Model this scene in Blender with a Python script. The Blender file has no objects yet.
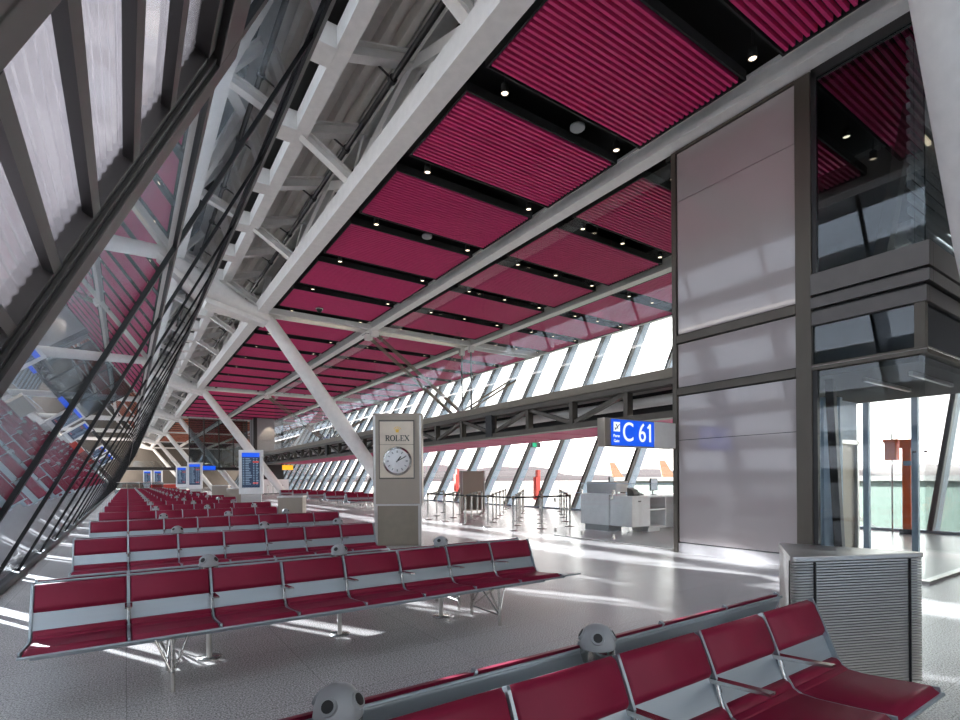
import bpy, math, random
from mathutils import Vector, Matrix
random.seed(7)
S = bpy.context.scene
COL = S.collection
PI = math.pi

# ------------------------------------------------------------------ camera
F_PX, V_H, ROLL = 522.8, 478.4, 0.007
YAW = math.atan2(355, F_PX)
CAMH = 1.5
cam = bpy.data.cameras.new('camera')
cam.sensor_width = 36.0
cam.lens = F_PX / 960 * 36
cam.shift_y = (V_H - 360) / 960
cam.clip_end = 3000
co = bpy.data.objects.new('camera', cam)
COL.objects.link(co)
co.location = (0, 0, CAMH)
co.rotation_mode = 'QUATERNION'
co.rotation_quaternion = (Matrix.Rotation(-YAW, 3, 'Z') @ Matrix.Rotation(PI / 2, 3, 'X') @ Matrix.Rotation(-ROLL, 3, 'Z')).to_quaternion()
S.camera = co

# ------------------------------------------------------------------ materials
def nodes(name):
    m = bpy.data.materials.new(name)
    m.use_nodes = True
    nt = m.node_tree
    return m, nt, nt.nodes, nt.links

def mat(name, col, rough=.5, metal=0., spec=.5, var=.06, scale=6., coat=0., bump=0., bscale=60., aniso=None):
    m, nt, N, L = nodes(name)
    b = N['Principled BSDF']
    b.inputs['Roughness'].default_value = rough
    b.inputs['Metallic'].default_value = metal
    b.inputs['Specular IOR Level'].default_value = spec
    b.inputs['Coat Weight'].default_value = coat
    b.inputs['Coat Roughness'].default_value = .03
    tc = N.new('ShaderNodeTexCoord')
    nz = N.new('ShaderNodeTexNoise'); nz.inputs['Scale'].default_value = scale; nz.inputs['Detail'].default_value = 3
    src = tc.outputs['Object']
    if aniso:
        mp = N.new('ShaderNodeMapping'); mp.inputs['Scale'].default_value = aniso
        L.new(src, mp.inputs['Vector']); src = mp.outputs['Vector']
    L.new(src, nz.inputs['Vector'])
    r = N.new('ShaderNodeMapRange'); r.inputs[1].default_value = .25; r.inputs[2].default_value = .75
    r.inputs[3].default_value = 1 - var; r.inputs[4].default_value = 1 + var
    L.new(nz.outputs['Fac'], r.inputs[0])
    mx = N.new('ShaderNodeVectorMath'); mx.operation = 'SCALE'
    mx.inputs[0].default_value = col[:3]
    L.new(r.outputs[0], mx.inputs['Scale'])
    L.new(mx.outputs[0], b.inputs['Base Color'])
    if bump:
        n2 = N.new('ShaderNodeTexNoise'); n2.inputs['Scale'].default_value = bscale
        L.new(src, n2.inputs['Vector'])
        bp = N.new('ShaderNodeBump'); bp.inputs['Strength'].default_value = bump; bp.inputs['Distance'].default_value = .004
        L.new(n2.outputs['Fac'], bp.inputs['Height']); L.new(bp.outputs[0], b.inputs['Normal'])
    return m

def glass(name, tint=(.9, .95, .95), ior=1.5, extra=0., rough=0.):
    m, nt, N, L = nodes(name)
    N.remove(N['Principled BSDF'])
    out = N['Material Output']
    t = N.new('ShaderNodeBsdfTransparent'); t.inputs[0].default_value = (*tint, 1)
    g = N.new('ShaderNodeBsdfGlossy'); g.inputs['Roughness'].default_value = rough
    g.inputs[0].default_value = (.95, .97, 1, 1)
    geo = N.new('ShaderNodeNewGeometry')
    mr = N.new('ShaderNodeMapRange'); mr.inputs[3].default_value = ior; mr.inputs[4].default_value = 1 / ior
    L.new(geo.outputs['Backfacing'], mr.inputs[0])
    fr = N.new('ShaderNodeFresnel'); L.new(mr.outputs[0], fr.inputs['IOR'])
    ad = N.new('ShaderNodeMath'); ad.operation = 'ADD'; ad.use_clamp = True; ad.inputs[1].default_value = extra
    L.new(fr.outputs[0], ad.inputs[0])
    mx = N.new('ShaderNodeMixShader')
    L.new(ad.outputs[0], mx.inputs[0]); L.new(t.outputs[0], mx.inputs[1]); L.new(g.outputs[0], mx.inputs[2])
    L.new(mx.outputs[0], out.inputs[0])
    return m

def emit(name, col, s):
    m, nt, N, L = nodes(name)
    b = N['Principled BSDF']
    b.inputs['Base Color'].default_value = (*[c * .6 for c in col], 1)
    b.inputs['Emission Color'].default_value = (*col, 1)
    b.inputs['Emission Strength'].default_value = s
    return m

def floor_mat():
    m, nt, N, L = nodes('terrazzo')
    b = N['Principled BSDF']
    tc = N.new('ShaderNodeTexCoord')
    v = N.new('ShaderNodeTexNoise'); v.inputs['Scale'].default_value = 85; v.inputs['Detail'].default_value = 3; v.inputs['Roughness'].default_value = .7
    L.new(tc.outputs['Object'], v.inputs['Vector'])
    cr = N.new('ShaderNodeValToRGB')
    cr.color_ramp.elements[0].position = .38; cr.color_ramp.elements[0].color = (.20, .188, .182, 1)
    cr.color_ramp.elements[1].position = .63; cr.color_ramp.elements[1].color = (.74, .69, .665, 1)
    e = cr.color_ramp.elements.new(.5); e.color = (.45, .42, .405, 1)
    L.new(v.outputs['Fac'], cr.inputs[0])
    br = N.new('ShaderNodeTexBrick')
    br.inputs['Scale'].default_value = 1.0
    br.inputs['Brick Width'].default_value = 1.2; br.inputs['Row Height'].default_value = .6
    br.inputs['Mortar Size'].default_value = .0025; br.inputs['Mortar Smooth'].default_value = .1
    br.inputs['Color1'].default_value = (1, 1, 1, 1); br.inputs['Color2'].default_value = (.93, .93, .93, 1)
    br.inputs['Mortar'].default_value = (.55, .55, .55, 1)
    br.offset = 0
    L.new(tc.outputs['Object'], br.inputs['Vector'])
    mu = N.new('ShaderNodeMix'); mu.data_type = 'RGBA'; mu.blend_type = 'MULTIPLY'; mu.inputs[0].default_value = 1
    L.new(cr.outputs[0], mu.inputs[6]); L.new(br.outputs['Color'], mu.inputs[7])
    L.new(mu.outputs[2], b.inputs['Base Color'])
    b.inputs['Roughness'].default_value = .27
    b.inputs['Specular IOR Level'].default_value = .5
    return m

M = {}
M['floor'] = floor_mat()
M['white'] = mat('white_painted_steel', (.80, .775, .745), .45)
M['grey_steel'] = mat('grey_painted_steel', (.70, .67, .63), .45)
M['deck'] = mat('grey_roof_deck', (.76, .725, .68), .5)
M['dark'] = mat('dark_anodised_metal', (.032, .031, .031), .38, .3)
M['bronze'] = mat('bronze_steel', (.115, .10, .083), .4, .6, aniso=(1, 1, .1))
M['black'] = mat('black_matt', (.012, .012, .012), .7)
M['plenum'] = mat('black_ceiling_void', (.006, .006, .006), .9)
M['red'] = mat('crimson_vinyl', (.20, .0075, .032), .5, 0, .25, .05, 3, bump=.15, bscale=350)
M['slat'] = mat('crimson_slat', (.66, .042, .185), .5, 0, .3)
M['slat2'] = mat('rust_orange_slat', (.42, .10, .04), .5, 0, .3)
M['alu'] = mat('satin_aluminium', (.35, .395, .425), .38, .55, .5, .03, 4, aniso=(.2, 8, 8))
M['chrome'] = mat('polished_steel', (.55, .53, .50), .2, 1.)
M['brushed'] = mat('brushed_steel', (.50, .48, .46), .3, 1., .5, .1, 8, aniso=(1, 1, 14))
M['grey_plastic'] = mat('grey_plastic', (.27, .275, .28), .42)
M['panel'] = mat('mauve_grey_glass_panel', (.40, .345, .335), .12, 0, .8, .02, 1, coat=1.)
M['cladding'] = mat('warm_grey_fascia', (.115, .105, .10), .28, .5)
M['plinth'] = mat('pale_plinth', (.62, .58, .57), .3)
M['stone'] = mat('champagne_metal', (.31, .262, .215), .4, .4, .5, .04, 3)
M['stone_dark'] = mat('ribbed_bronze_metal', (.24, .205, .16), .42, .6)
M['cream'] = mat('cream_enamel', (.66, .56, .45), .35)
M['dial'] = mat('white_dial', (.84, .83, .83), .3)
M['gold'] = mat('gold_emblem', (.75, .47, .08), .35, .4)
M['ink'] = mat('dark_green_ink', (.02, .03, .025), .5)
M['blue'] = emit('blue_sign_face', (.003, .065, .55), .45)
M['signwhite'] = emit('white_sign_letters', (.9, .95, 1), .3)
M['yellow'] = emit('yellow_sign_face', (.95, .45, .02), .4)
M['green'] = emit('green_exit_face', (.03, .5, .25), .4)
M['screen'] = emit('navy_screen', (.010, .022, .05), .4)
M['screenline'] = emit('pale_screen_line', (.3, .4, .5), .18)
M['screenred'] = emit('red_screen_line', (.5, .05, .04), .3)
M['lampface'] = emit('warm_lamp', (1, .82, .6), 1.2)
M['striplight'] = emit('warm_strip_light', (1, .85, .6), .45)
M['desk'] = mat('white_laminate', (.82, .81, .80), .3)
M['deskgrey'] = mat('grey_laminate', (.40, .40, .39), .4)
M['orange'] = mat('orange_enamel', (.95, .16, .02), .4)
M['blind'] = mat('pale_blue_grey_steel', (.33, .42, .52), .45)
M['mull'] = mat('black_mullion', (.010, .010, .011), .45, 0, .25)
M['fin'] = mat('pale_grey_fin', (.36, .37, .38), .5)
M['glass'] = glass('clear_window_glass', (.93, .96, .96))
M['glassL'] = glass('grey_facade_glass', (.50, .55, .60), 1.6, .07)
M['glassT'] = glass('smoked_lift_glass', (.55, .60, .62), 1.5, .03)
M['glassB'] = glass('balustrade_glass', (.95, .97, .97))
M['apron'] = mat('pale_concrete_apron', (.062, .057, .054), .8, var=.1, scale=.05)
M['hill'] = mat('hazy_hills', (.17, .15, .155), 1.)
M['plane'] = mat('white_aircraft_skin', (.16, .155, .155), .3)
M['tail'] = mat('hazed_orange_tail', (.32, .17, .10), .4)  # orange washed out, distance haze put into the colour
M['mast'] = mat('red_mast_paint', (.55, .05, .035), .5)
M['hangar'] = mat('pale_green_cladding', (.07, .10, .092), .6)
M['vehicle'] = mat('white_vehicle_paint', (.15, .15, .155), .4)

def ribbed_mat():
    m, nt, N, L = nodes('ribbed_translucent_sheet')
    N.remove(N['Principled BSDF'])
    t = N.new('ShaderNodeBsdfTransparent'); t.inputs[0].default_value = (.62, .62, .66, 1)
    tr = N.new('ShaderNodeBsdfTranslucent'); tr.inputs[0].default_value = (.45, .46, .5, 1)
    g = N.new('ShaderNodeBsdfGlossy'); g.inputs['Roughness'].default_value = .08
    a = N.new('ShaderNodeMixShader'); a.inputs[0].default_value = .35
    L.new(t.outputs[0], a.inputs[1]); L.new(tr.outputs[0], a.inputs[2])
    b = N.new('ShaderNodeMixShader'); b.inputs[0].default_value = .22
    L.new(a.outputs[0], b.inputs[1]); L.new(g.outputs[0], b.inputs[2])
    L.new(b.outputs[0], N['Material Output'].inputs[0])
    return m
M['ribbed'] = ribbed_mat()

# ------------------------------------------------------------------ mesh builder
class MB:
    def __init__(s): s.v = []; s.f = []; s.sm = []
    def add(s, vs, fs, smooth=False):
        o = len(s.v); s.v += [tuple(p) for p in vs]
        for f in fs: s.f.append([i + o for i in f]); s.sm.append(smooth)
        return s
    def box(s, a, b):
        (x0, y0, z0), (x1, y1, z1) = a, b
        x0, x1 = min(x0, x1), max(x0, x1); y0, y1 = min(y0, y1), max(y0, y1); z0, z1 = min(z0, z1), max(z0, z1)
        return s.add([(x0,y0,z0),(x1,y0,z0),(x1,y1,z0),(x0,y1,z0),(x0,y0,z1),(x1,y0,z1),(x1,y1,z1),(x0,y1,z1)],
                     [(0,3,2,1),(4,5,6,7),(0,1,5,4),(1,2,6,5),(2,3,7,6),(3,0,4,7)])
    def hexa(s, p):   # eight corners, bottom ring then top ring
        return s.add(p, [(0,3,2,1),(4,5,6,7),(0,1,5,4),(1,2,6,5),(2,3,7,6),(3,0,4,7)])
    def bar(s, p, q, w, h, up=(0, 0, 1)):
        p, q, up = Vector(p), Vector(q), Vector(up)
        d = (q - p).normalized(); r = d.cross(up)
        if r.length < 1e-4: r = d.cross(Vector((1, 0, 0)))
        r.normalize(); u = r.cross(d)
        r *= w / 2; u *= h / 2
        return s.hexa([p - r - u, p + r - u, q + r - u, q - r - u, p - r + u, p + r + u, q + r + u, q - r + u])
    def ibeam(s, p, q, w, h, t=.03, up=(0, 0, 1)):
        p, q, upv = Vector(p), Vector(q), Vector(up)
        d = (q - p).normalized(); r = d.cross(upv).normalized(); u = r.cross(d)
        o = u * (h / 2 - t / 2)
        s.bar(p + o, q + o, w, t, up); s.bar(p - o, q - o, w, t, up); s.bar(p, q, t, h - 2 * t, up)
        return s
    def tube(s, p, q, r0, r1=None, n=12, cap=True):
        r1 = r0 if r1 is None else r1
        p, q = Vector(p), Vector(q); d = (q - p).normalized()
        a = d.cross(Vector((0, 0, 1)))
        if a.length < 1e-4: a = Vector((1, 0, 0))
        a.normalize(); b = d.cross(a)
        vs = []
        for c, r in ((p, r0), (q, r1)):
            for i in range(n):
                t = 2 * PI * i / n
                vs.append(c + (a * math.cos(t) + b * math.sin(t)) * r)
        s.add(vs, [(i, (i + 1) % n, n + (i + 1) % n, n + i) for i in range(n)], True)
        if cap:
            s.add(vs[:n], [tuple(range(n))[::-1]]); s.add(vs[n:], [tuple(range(n))])
        return s
    def lathe(s, prof, c=(0, 0, 0), n=20):
        cx, cy, cz = c; vs = []
        for r, z in prof:
            for i in range(n):
                t = 2 * PI * i / n
                vs.append((cx + r * math.cos(t), cy + r * math.sin(t), cz + z))
        fs = [(j*n+i, j*n+(i+1)%n, (j+1)*n+(i+1)%n, (j+1)*n+i) for j in range(len(prof)-1) for i in range(n)]
        return s.add(vs, fs, True)
    def prism(s, poly, z0, z1):   # polygon in xy
        n = len(poly)
        return s.add([(x, y, z0) for x, y in poly] + [(x, y, z1) for x, y in poly],
                     [tuple(range(n))[::-1], tuple(range(n, 2*n))] + [(i, (i+1)%n, n+(i+1)%n, n+i) for i in range(n)])
    def extx(s, poly, x0, x1, smooth=False):  # polygon in yz
        n = len(poly)
        return s.add([(x0, y, z) for y, z in poly] + [(x1, y, z) for y, z in poly],
                     [tuple(range(n)), tuple(range(n, 2*n))[::-1]]).add(
                     [(x0, y, z) for y, z in poly] + [(x1, y, z) for y, z in poly],
                     [(i, n+i, n+(i+1)%n, (i+1)%n) for i in range(n)], smooth)
    def build(s, name, m, parent=None, loc=None, bevel=0.):
        me = bpy.data.meshes.new(name)
        me.from_pydata(s.v, [], s.f)
        me.polygons.foreach_set('use_smooth', s.sm)
        me.materials.append(m); me.update()
        return link(name, me, parent, loc, bevel)

def link(name, me, parent=None, loc=None, bevel=0.):
    o = bpy.data.objects.new(name, me); COL.objects.link(o)
    if parent: o.parent = parent
    if loc: o.location = loc
    if bevel:
        b = o.modifiers.new('bevel', 'BEVEL'); b.width = bevel; b.segments = 2; b.limit_method = 'ANGLE'
    return o

def tag(o, label, cat, group=None):
    o['label'] = label; o['category'] = cat
    if group: o['group'] = group
    return o
def thing(name, label, cat, loc=(0, 0, 0), group=None, rz=0.):
    o = bpy.data.objects.new(name, None); COL.objects.link(o)
    o.location = loc; o.rotation_euler = (0, 0, rz); o.empty_display_size = .1
    return tag(o, label, cat, group)
def struct(o): o['kind'] = 'structure'; return o
def sthing(name, loc=(0, 0, 0)):
    o = bpy.data.objects.new(name, None); COL.objects.link(o); o.location = loc
    return struct(o)
def copy_tree(o, loc=None, label=None, rz=None, parent=None):
    c = o.copy(); COL.objects.link(c)
    if parent: c.parent = parent
    if loc is not None: c.location = loc
    if rz is not None: c.rotation_euler = (0, 0, rz)
    if label: c['label'] = label
    for ch in list(o.children): copy_tree(ch, parent=c)
    return c

ORD = ['nearest', 'second', 'third', 'fourth', 'fifth', 'sixth', 'seventh', 'eighth', 'ninth', 'tenth', 'eleventh', 'twelfth',
       'thirteenth', 'fourteenth', 'fifteenth', 'sixteenth', 'seventeenth', 'eighteenth', 'nineteenth', 'twentieth']
ORD += ['twenty-' + w for w in ['first', 'second', 'third', 'fourth', 'fifth', 'sixth', 'seventh', 'eighth', 'ninth']] + ['thirtieth']

def text_mesh(txt, size, ext=.004):
    cu = bpy.data.curves.new('t', 'FONT'); cu.body = txt; cu.size = size; cu.extrude = ext
    cu.align_x = 'CENTER'; cu.align_y = 'CENTER'
    o = bpy.data.objects.new('t', cu); COL.objects.link(o)
    dg = bpy.context.evaluated_depsgraph_get()
    me = bpy.data.meshes.new_from_object(o.evaluated_get(dg))
    bpy.data.objects.remove(o); bpy.data.curves.remove(cu)
    return me

# ------------------------------------------------------------------ frames of the building
ZB = 8.0                      # underside of the roof beams
FR = [1.5 + 20.4 * j for j in range(0, 7)]     # column frames
YE = 126.0
YB = -9.0
LA, LX = .50, -1.47           # left facade lean / base
RA, RX = .54, 17.3            # right facade lean / base

# ---- shell
struct(MB().box((-1.9, YB, -.3), (17.6, YE, 0)).build('floor', M['floor']))
wb = sthing('wall_back')  # unseen end wall; glazed band and blue-grey tone added for light and reflections
MB().box((-2.2, YB - .3, -.3), (24, YB, 3.4)).build('lower_panel', M['blind'], wb)
MB().box((-2.2, YB - .3, 5.4), (24, YB, 10.4)).build('upper_panel', M['blind'], wb)
MB().box((-1.6, YB - .16, 3.4), (24, YB - .14, 5.4)).build('pane', M['glass'], wb)
for i in range(11): MB().box((-1.6 + 2.3 * i, YB - .2, 3.4), (-1.5 + 2.3 * i, YB, 5.4)).build('mullion', M['dark'], wb)
struct(MB().box((-2.2, YE, -.3), (24, YE + .3, 10.4)).build('wall_far', M['bronze']))
rd = MB().box((2.6, YB, 10.15), (24.5, YE, 10.4))
x = 3.42
while x < 4.8:                # corrugations of the steel deck over the open truss strip
    rd.hexa([(x, YB, 9.93), (x + .13, YB, 9.93), (x + .13, YE, 9.93), (x, YE, 9.93), (x - .04, YB, 10.16), (x + .17, YB, 10.16), (x + .17, YE, 10.16), (x - .04, YE, 10.16)])
    x += .34
struct(rd.build('ceiling', M['deck']))
struct(MB().box((4.72, YB, 8.75), (18.6, YE, 8.8)).build('ceiling', M['plenum']))
struct(MB().box((5.0, YB, 10.06), (18.6, YE, 10.14)).build('ceiling', M['plenum']))  # black sheet added under the deck as the darkness of the roof void
struct(MB().box((5.9, YB, 8.8), (5.95, YE, 10.06)).build('trim_4', M['plenum']))
# side cheek closing the black void towards the truss strip and towards the right windows
struct(MB().box((18.45, YB, 8.1), (18.6, YE, 8.75)).build('trim_1', M['white']))
struct(MB().box((-1.62, YB, 0), (-1.36, YE, .09)).build('baseboard_left', M['dark'], bevel=.01))
struct(MB().box((RX - .15, YB, 0), (RX + .15, YE, .07)).build('baseboard_right', M['blind'], bevel=.01))
# dark raking fascia above the left glazing
def lp(z, off=0.): return (LX + LA * z + off)
g = MB()      # dark eaves soffit above the set-back clerestory strip
g.box((2.5, YB, 9.62), (3.34, YE, 10.2))
g.hexa([(lp(6.62, -.66), YB, 6.58), (lp(6.62, .02), YB, 6.58), (lp(6.62, .02), YE, 6.58), (lp(6.62, -.66), YE, 6.58),
        (lp(6.62, -.66), YB, 6.66), (lp(6.62, .02), YB, 6.66), (lp(6.62, .02), YE, 6.66), (lp(6.62, -.66), YE, 6.66)])
struct(g.build('trim_2', M['dark']))
g = MB()      # dark blind box running along the inside of the left glazing
g.hexa([(lp(6.34, .02), YB, 6.34), (lp(6.34, .05), YB, 6.32), (lp(6.34, .05), YE, 6.32), (lp(6.34, .02), YE, 6.34),
        (lp(6.62, .02), YB, 6.62), (lp(6.62, .05), YB, 6.60), (lp(6.62, .05), YE, 6.60), (lp(6.62, .02), YE, 6.62)])
struct(g.build('trim_3', M['dark']))

struct(MB().box((13.4, YB, 0), (13.7, 2.2, 10.0)).build('sky_blocker_wall', M['cladding']))  # unseen wall added to keep bright sky out of the tower glazing
# ---- left windows
pitch = 2.62
sl = Vector((LA, 0, 1)).normalized()
nl = Vector((1, 0, -LA)).normalized()       # inward normal of the left facade
def Lp(y, z, off=0.):
    p = Vector((LX + LA * z, y, z)) + nl * off
    return p
def slab(mb, y0, y1, z0, z1, o0, o1, side):
    P = Lp if side == 'L' else Rp
    return mb.hexa([P(y0, z0, o0), P(y0, z0, o1), P(y1, z0, o1), P(y1, z0, o0), P(y0, z1, o0), P(y0, z1, o1), P(y1, z1, o1), P(y1, z1, o0)])
win_n = 0
ZT = 6.62
y = 3.15 - 5 * pitch
first = True
while y < 112:
    win_n += 1
    w = sthing('window_%d' % win_n)
    y1 = y + pitch
    near = abs(y - (3.15 - pitch)) < .01
    far = y > 48
    if near:
        # fixed strip, dark reveal box and the ribbed vent window
        b0, b1, zt, zb = 1.58, 2.86, 3.58, .35
        slab(MB(), y, b0 - .12, .05, ZT, -.03, .03, 'L').build('blank_panel', M['dark'], w)
        slab(MB(), b0 - .12, y1, zt + .28, ZT, -.012, .012, 'L').build('pane', M['glassL'], w)
        f = MB()
        slab(f, b0 - .14, b0, zb - .1, zt + .28, -.08, .03, 'L')
        slab(f, b1 + .09, y1 - .02, zb - .1, zt + .28, -.08, .07, 'L')
        slab(f, b1 + .045, b1 + .09, zb, zt + .1, -.08, .05, 'L'); slab(f, b1, b1 + .045, zb, zt, -.08, .03, 'L')
        slab(f, b0, b1 + .09, zt + .06, zt + .28, -.08, .07, 'L'); slab(f, b0, b1, zt, zt + .06, -.08, .035, 'L')
        slab(f, b0, b1, zb - .1, zb, -.08, .06, 'L')
        f.build('vent_frame', M['dark'], w, bevel=.004)
        zs = [3.285, 2.99, 2.695, 2.42, 2.13, 1.84, 1.55, 1.26, .97, .68]
        for z in zs:
            slab(MB(), b0, b1, z - .024, z + .024, -.015, .03, 'L').build('transom', M['dark'], w)
        mb = MB(); n = 150
        vs = []; fs = []
        for i in range(n + 1):
            z = zb + (zt - zb) * i / n; o = .005 * (1 if i % 2 else -1)
            vs += [Lp(b0, z, o - .03), Lp(b1, z, o - .03)]
        for i in range(n): fs.append((2*i, 2*i+1, 2*i+3, 2*i+2))
        vs2 = [tuple(Vector(v) - nl * .006) for v in vs]; k = len(vs)
        fs2 = [tuple(j + k for j in reversed(f_)) for f_ in fs]
        mb.add([tuple(v) for v in vs] + vs2, fs + fs2)
        mb.build('ribbed_pane', M['ribbed'], w)
    else:
        slab(MB(), y, y1, .05, ZT, -.012, .012, 'L').build('pane', M['glassL'], w)
        slab(MB(), y + .03, y1 - .03, 3.72, 3.77, -.03, .03, 'L').build('transom', M['dark'], w)
    slab(MB(), y1 - .04, y1 + .04, .05, ZT, -.03, .032, 'L').build('mullion', M['mull'], w)
    slab(MB(), y, y1, 6.66, 9.64, -.572, -.548, 'L').build('clerestory_pane', M['glassL'], w)
    slab(MB(), y1 - .04, y1 + .04, 6.66, 9.64, -.60, -.52, 'L').build('clerestory_mullion', M['mull'], w)
    for k in (0,):
        yy = y1
        slab(MB(), yy - .03, yy + .03, 0.0, 6.55, -1.02, -.12, 'L').build('outer_fin', M['fin'], w)  # unseen fins added outside, depth shaped to cut the sun into narrow strips
    for q in range(7):
        slab(MB(), y, y1, .95 + 1.22 * q, 1.4 + 1.22 * q, -.84, -.72, 'L').build('sun_shelf', M['grey_steel'], w)
    y = y1
# ---- right windows
nr = Vector((1, 0, -RA)).normalized()      # outward normal of the right facade
def Rp(y, z, off=0.):
    return Vector((RX + RA * z, y, z)) + nr * off
y = 17.75 - 9 * pitch
while y < 112:
    win_n += 1
    w = sthing('window_%d' % win_n)
    y1 = y + pitch
    slab(MB(), y, y1, .05, 10.1, -.012, .012, 'R').build('pane', M['glass'], w)
    slab(MB(), y1 - .06, y1 + .06, 0, 10.1, -.16, .02, 'R').build('mullion', M['dark'], w)
    slab(MB(), y1 - .045, y1 + .045, 0, 10.1, .05, .42, 'R').build('outer_fin', M['blind'], w)
    y = y1

# ------------------------------------------------------------------ roof steel
BW = .36
def along_beam(x0, x1, z0, z1, name, m, label):
    mb = MB()
    if name == 'box':
        mb.box((x0, YB, z0), (x1, YE, z1))
    else:
        mb.box((x0, YB, z0), (x1, YE, z0 + .05)); mb.box((x0, YB, z1 - .05), (x1, YE, z1))
        mb.box((x0 + .06, YB, z0 + .05), (x1 - .06, YE, z1 - .05))
    o = mb.build('roof_beam', m)
    return tag(o, label, 'beam')
along_beam(4.27, 4.66, ZB, ZB + .42, 'box', M['white'], 'long white box beam at the left edge of the crimson ceiling')
along_beam(8.84, 9.16, ZB, ZB + .36, 'i', M['white'], 'long white ceiling beam running just above the glazed lift tower')
along_beam(14.02, 14.34, ZB, ZB + .36, 'i', M['grey_steel'], 'long grey ceiling beam farthest right, beyond the glass corridor wall')

# cross beams at the frames
cb = thing('cross_beam', 'pair of white cross bars with a warm strip light, over the nearest slanted column', 'beam', (0, FR[0], ZB))
cb_bars = []
for dy in (-.35, .2):
    MB().box((4.6, dy - .07, .02), (18.5, dy + .07, .24)).build('bar', M['white'], cb)
for xa, xb in ((5.6, 8.3), (9.5, 13.6)):
    MB().box((xa, -.12, .12), (xb, -.06, .2)).build('strip_light', M['striplight'], cb)
MB().box((8.78, -.2, -.02), (9.22, .75, .0)).build('joint_plate', M['white'], cb)
hl_ = MB()
for a_ in (8.88, 9.0, 9.12):
    for b_ in (.12, .3, .48): hl_.lathe([(0, -.026), (.045, -.026), (.045, -.018)], (a_, b_, 0), n=12)
hl_.build('bolt_holes', M['dark'], cb)
for j in range(1, 7):
    copy_tree(cb, (0, FR[j], ZB), 'pair of white cross bars with a warm strip light, at the %s frame from the camera' % ORD[j])
# perforated joint plate over the nearest frame
# slanted columns with their tapered bracket
def column_mesh():
    return MB().tube((4.72, 0, 7.9), (7.6, 0, 4.0), .25, .325, 28).tube((7.6, 0, 4.0), (10.56, 0, 0.0), .325, .27, 28)
def horn_mesh():
    mb = MB()
    rings = []
    for t, w in ((0, .74), (.25, .70), (.6, .54), (1, .28)):
        x = 2.42 + (4.75 - 2.42) * t
        zt = 9.3 - 1.22 * t - .12 * math.sin(t * PI); zb = 8.22 - .5 * t
        n = 12; r = []
        for i in range(n):
            a = 2 * PI * (i + .5) / n
            cx, sz = math.cos(a), math.sin(a)
            e = .55
            r.append((x, w * math.copysign(abs(cx) ** e, cx), (zt + zb) / 2 + (zt - zb) / 2 * math.copysign(abs(sz) ** e, sz)))
        rings.append(r)
    n = 12
    mb.add([p for r in rings for p in r], [(j*n+i, j*n+(i+1)%n, (j+1)*n+(i+1)%n, (j+1)*n+i) for j in range(3) for i in range(n)], True)
    mb.add(rings[0], [tuple(range(n))]); mb.add(rings[-1], [tuple(range(n))[::-1]])
    return mb
colm = thing('slanted_column', 'slanted white tube column crossing the top right corner, closest to the camera', 'column', (0, FR[0], 0))
column_mesh().build('shaft', M['white'], colm)
hm = horn_mesh(); hm.build('bracket', M['white'], colm)
MB().hexa([(2.5, -.5, 8.02), (4.6, -.2, 7.58), (4.6, .2, 7.58), (2.5, .5, 8.02), (2.42, -.5, 8.24), (4.75, -.2, 7.74), (4.75, .2, 7.74), (2.42, .5, 8.24)]).build('bottom_flange', M['white'], colm)
MB().lathe([(.0, .0), (.4, .0), (.4, .03), (.0, .03)], (10.56, 0, 0)).build('foot_plate', M['grey_steel'], colm)
COLLAB = {1: 'slanted white tube column running down behind the clock pillar', 2: 'slanted white tube column running down behind the white information pylon'}
for j in range(1, 7):
    copy_tree(colm, (0, FR[j], 0), COLLAB.get(j, 'slanted white tube column of the %s frame back from the camera' % ORD[j]))

# roof truss strip between left facade and first beam (one per bay)
EX0, EX1, EZ = 3.10, 3.38, 9.05
UX, UZ = 4.8, 9.72
sp = 20.45 / 8
tr = thing('roof_truss', 'white triangular roof truss over the left side, in the bay nearest the camera', 'truss', (0, FR[0], 0))
MB().box((EX0, .0, EZ), (EX1, 20.45, EZ + .34)).build('edge_beam', M['white'], tr)
MB().box((UX - .15, 0, UZ - .14), (UX + .15, 20.45, UZ + .3)).build('upper_chord', M['grey_steel'], tr)
for i in range(8):
    yy = sp * i
    MB().box((EX0 - .40, yy - .25, EZ - .04), (EX0 + .02, yy + .27, EZ + .38)).build('stub', M['white'], tr, bevel=.01)
    MB().ibeam((EX1 - .05, yy, EZ + .22), (UX, yy, UZ), .24, .26).build('purlin', M['white'], tr)
for i in range(4):
    y0 = sp * 2 * i
    MB().ibeam((EX1 - .1, y0, EZ + .1), (4.45, y0, ZB + .42), .22, .22).build('brace', M['white'], tr)
    MB().ibeam((4.5, y0, ZB + .42), (UX, y0, UZ - .1), .2, .2, up=(1, 0, 0)).build('brace', M['white'], tr)
    for e in (-1, 1):
        ye = min(max(y0 + e * sp, 0.02), 20.38)
        if abs(ye - y0) > 1: MB().ibeam((4.5, y0 + e * .1, ZB + .42), (UX, ye, UZ - .1), .22, .22, up=(1, 0, 0)).build('brace', M['white'], tr)
for j in range(1, 6):
    copy_tree(tr, (0, FR[j], 0), 'white triangular roof truss over the left side, in the %s bay from the camera' % ORD[j])
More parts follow.
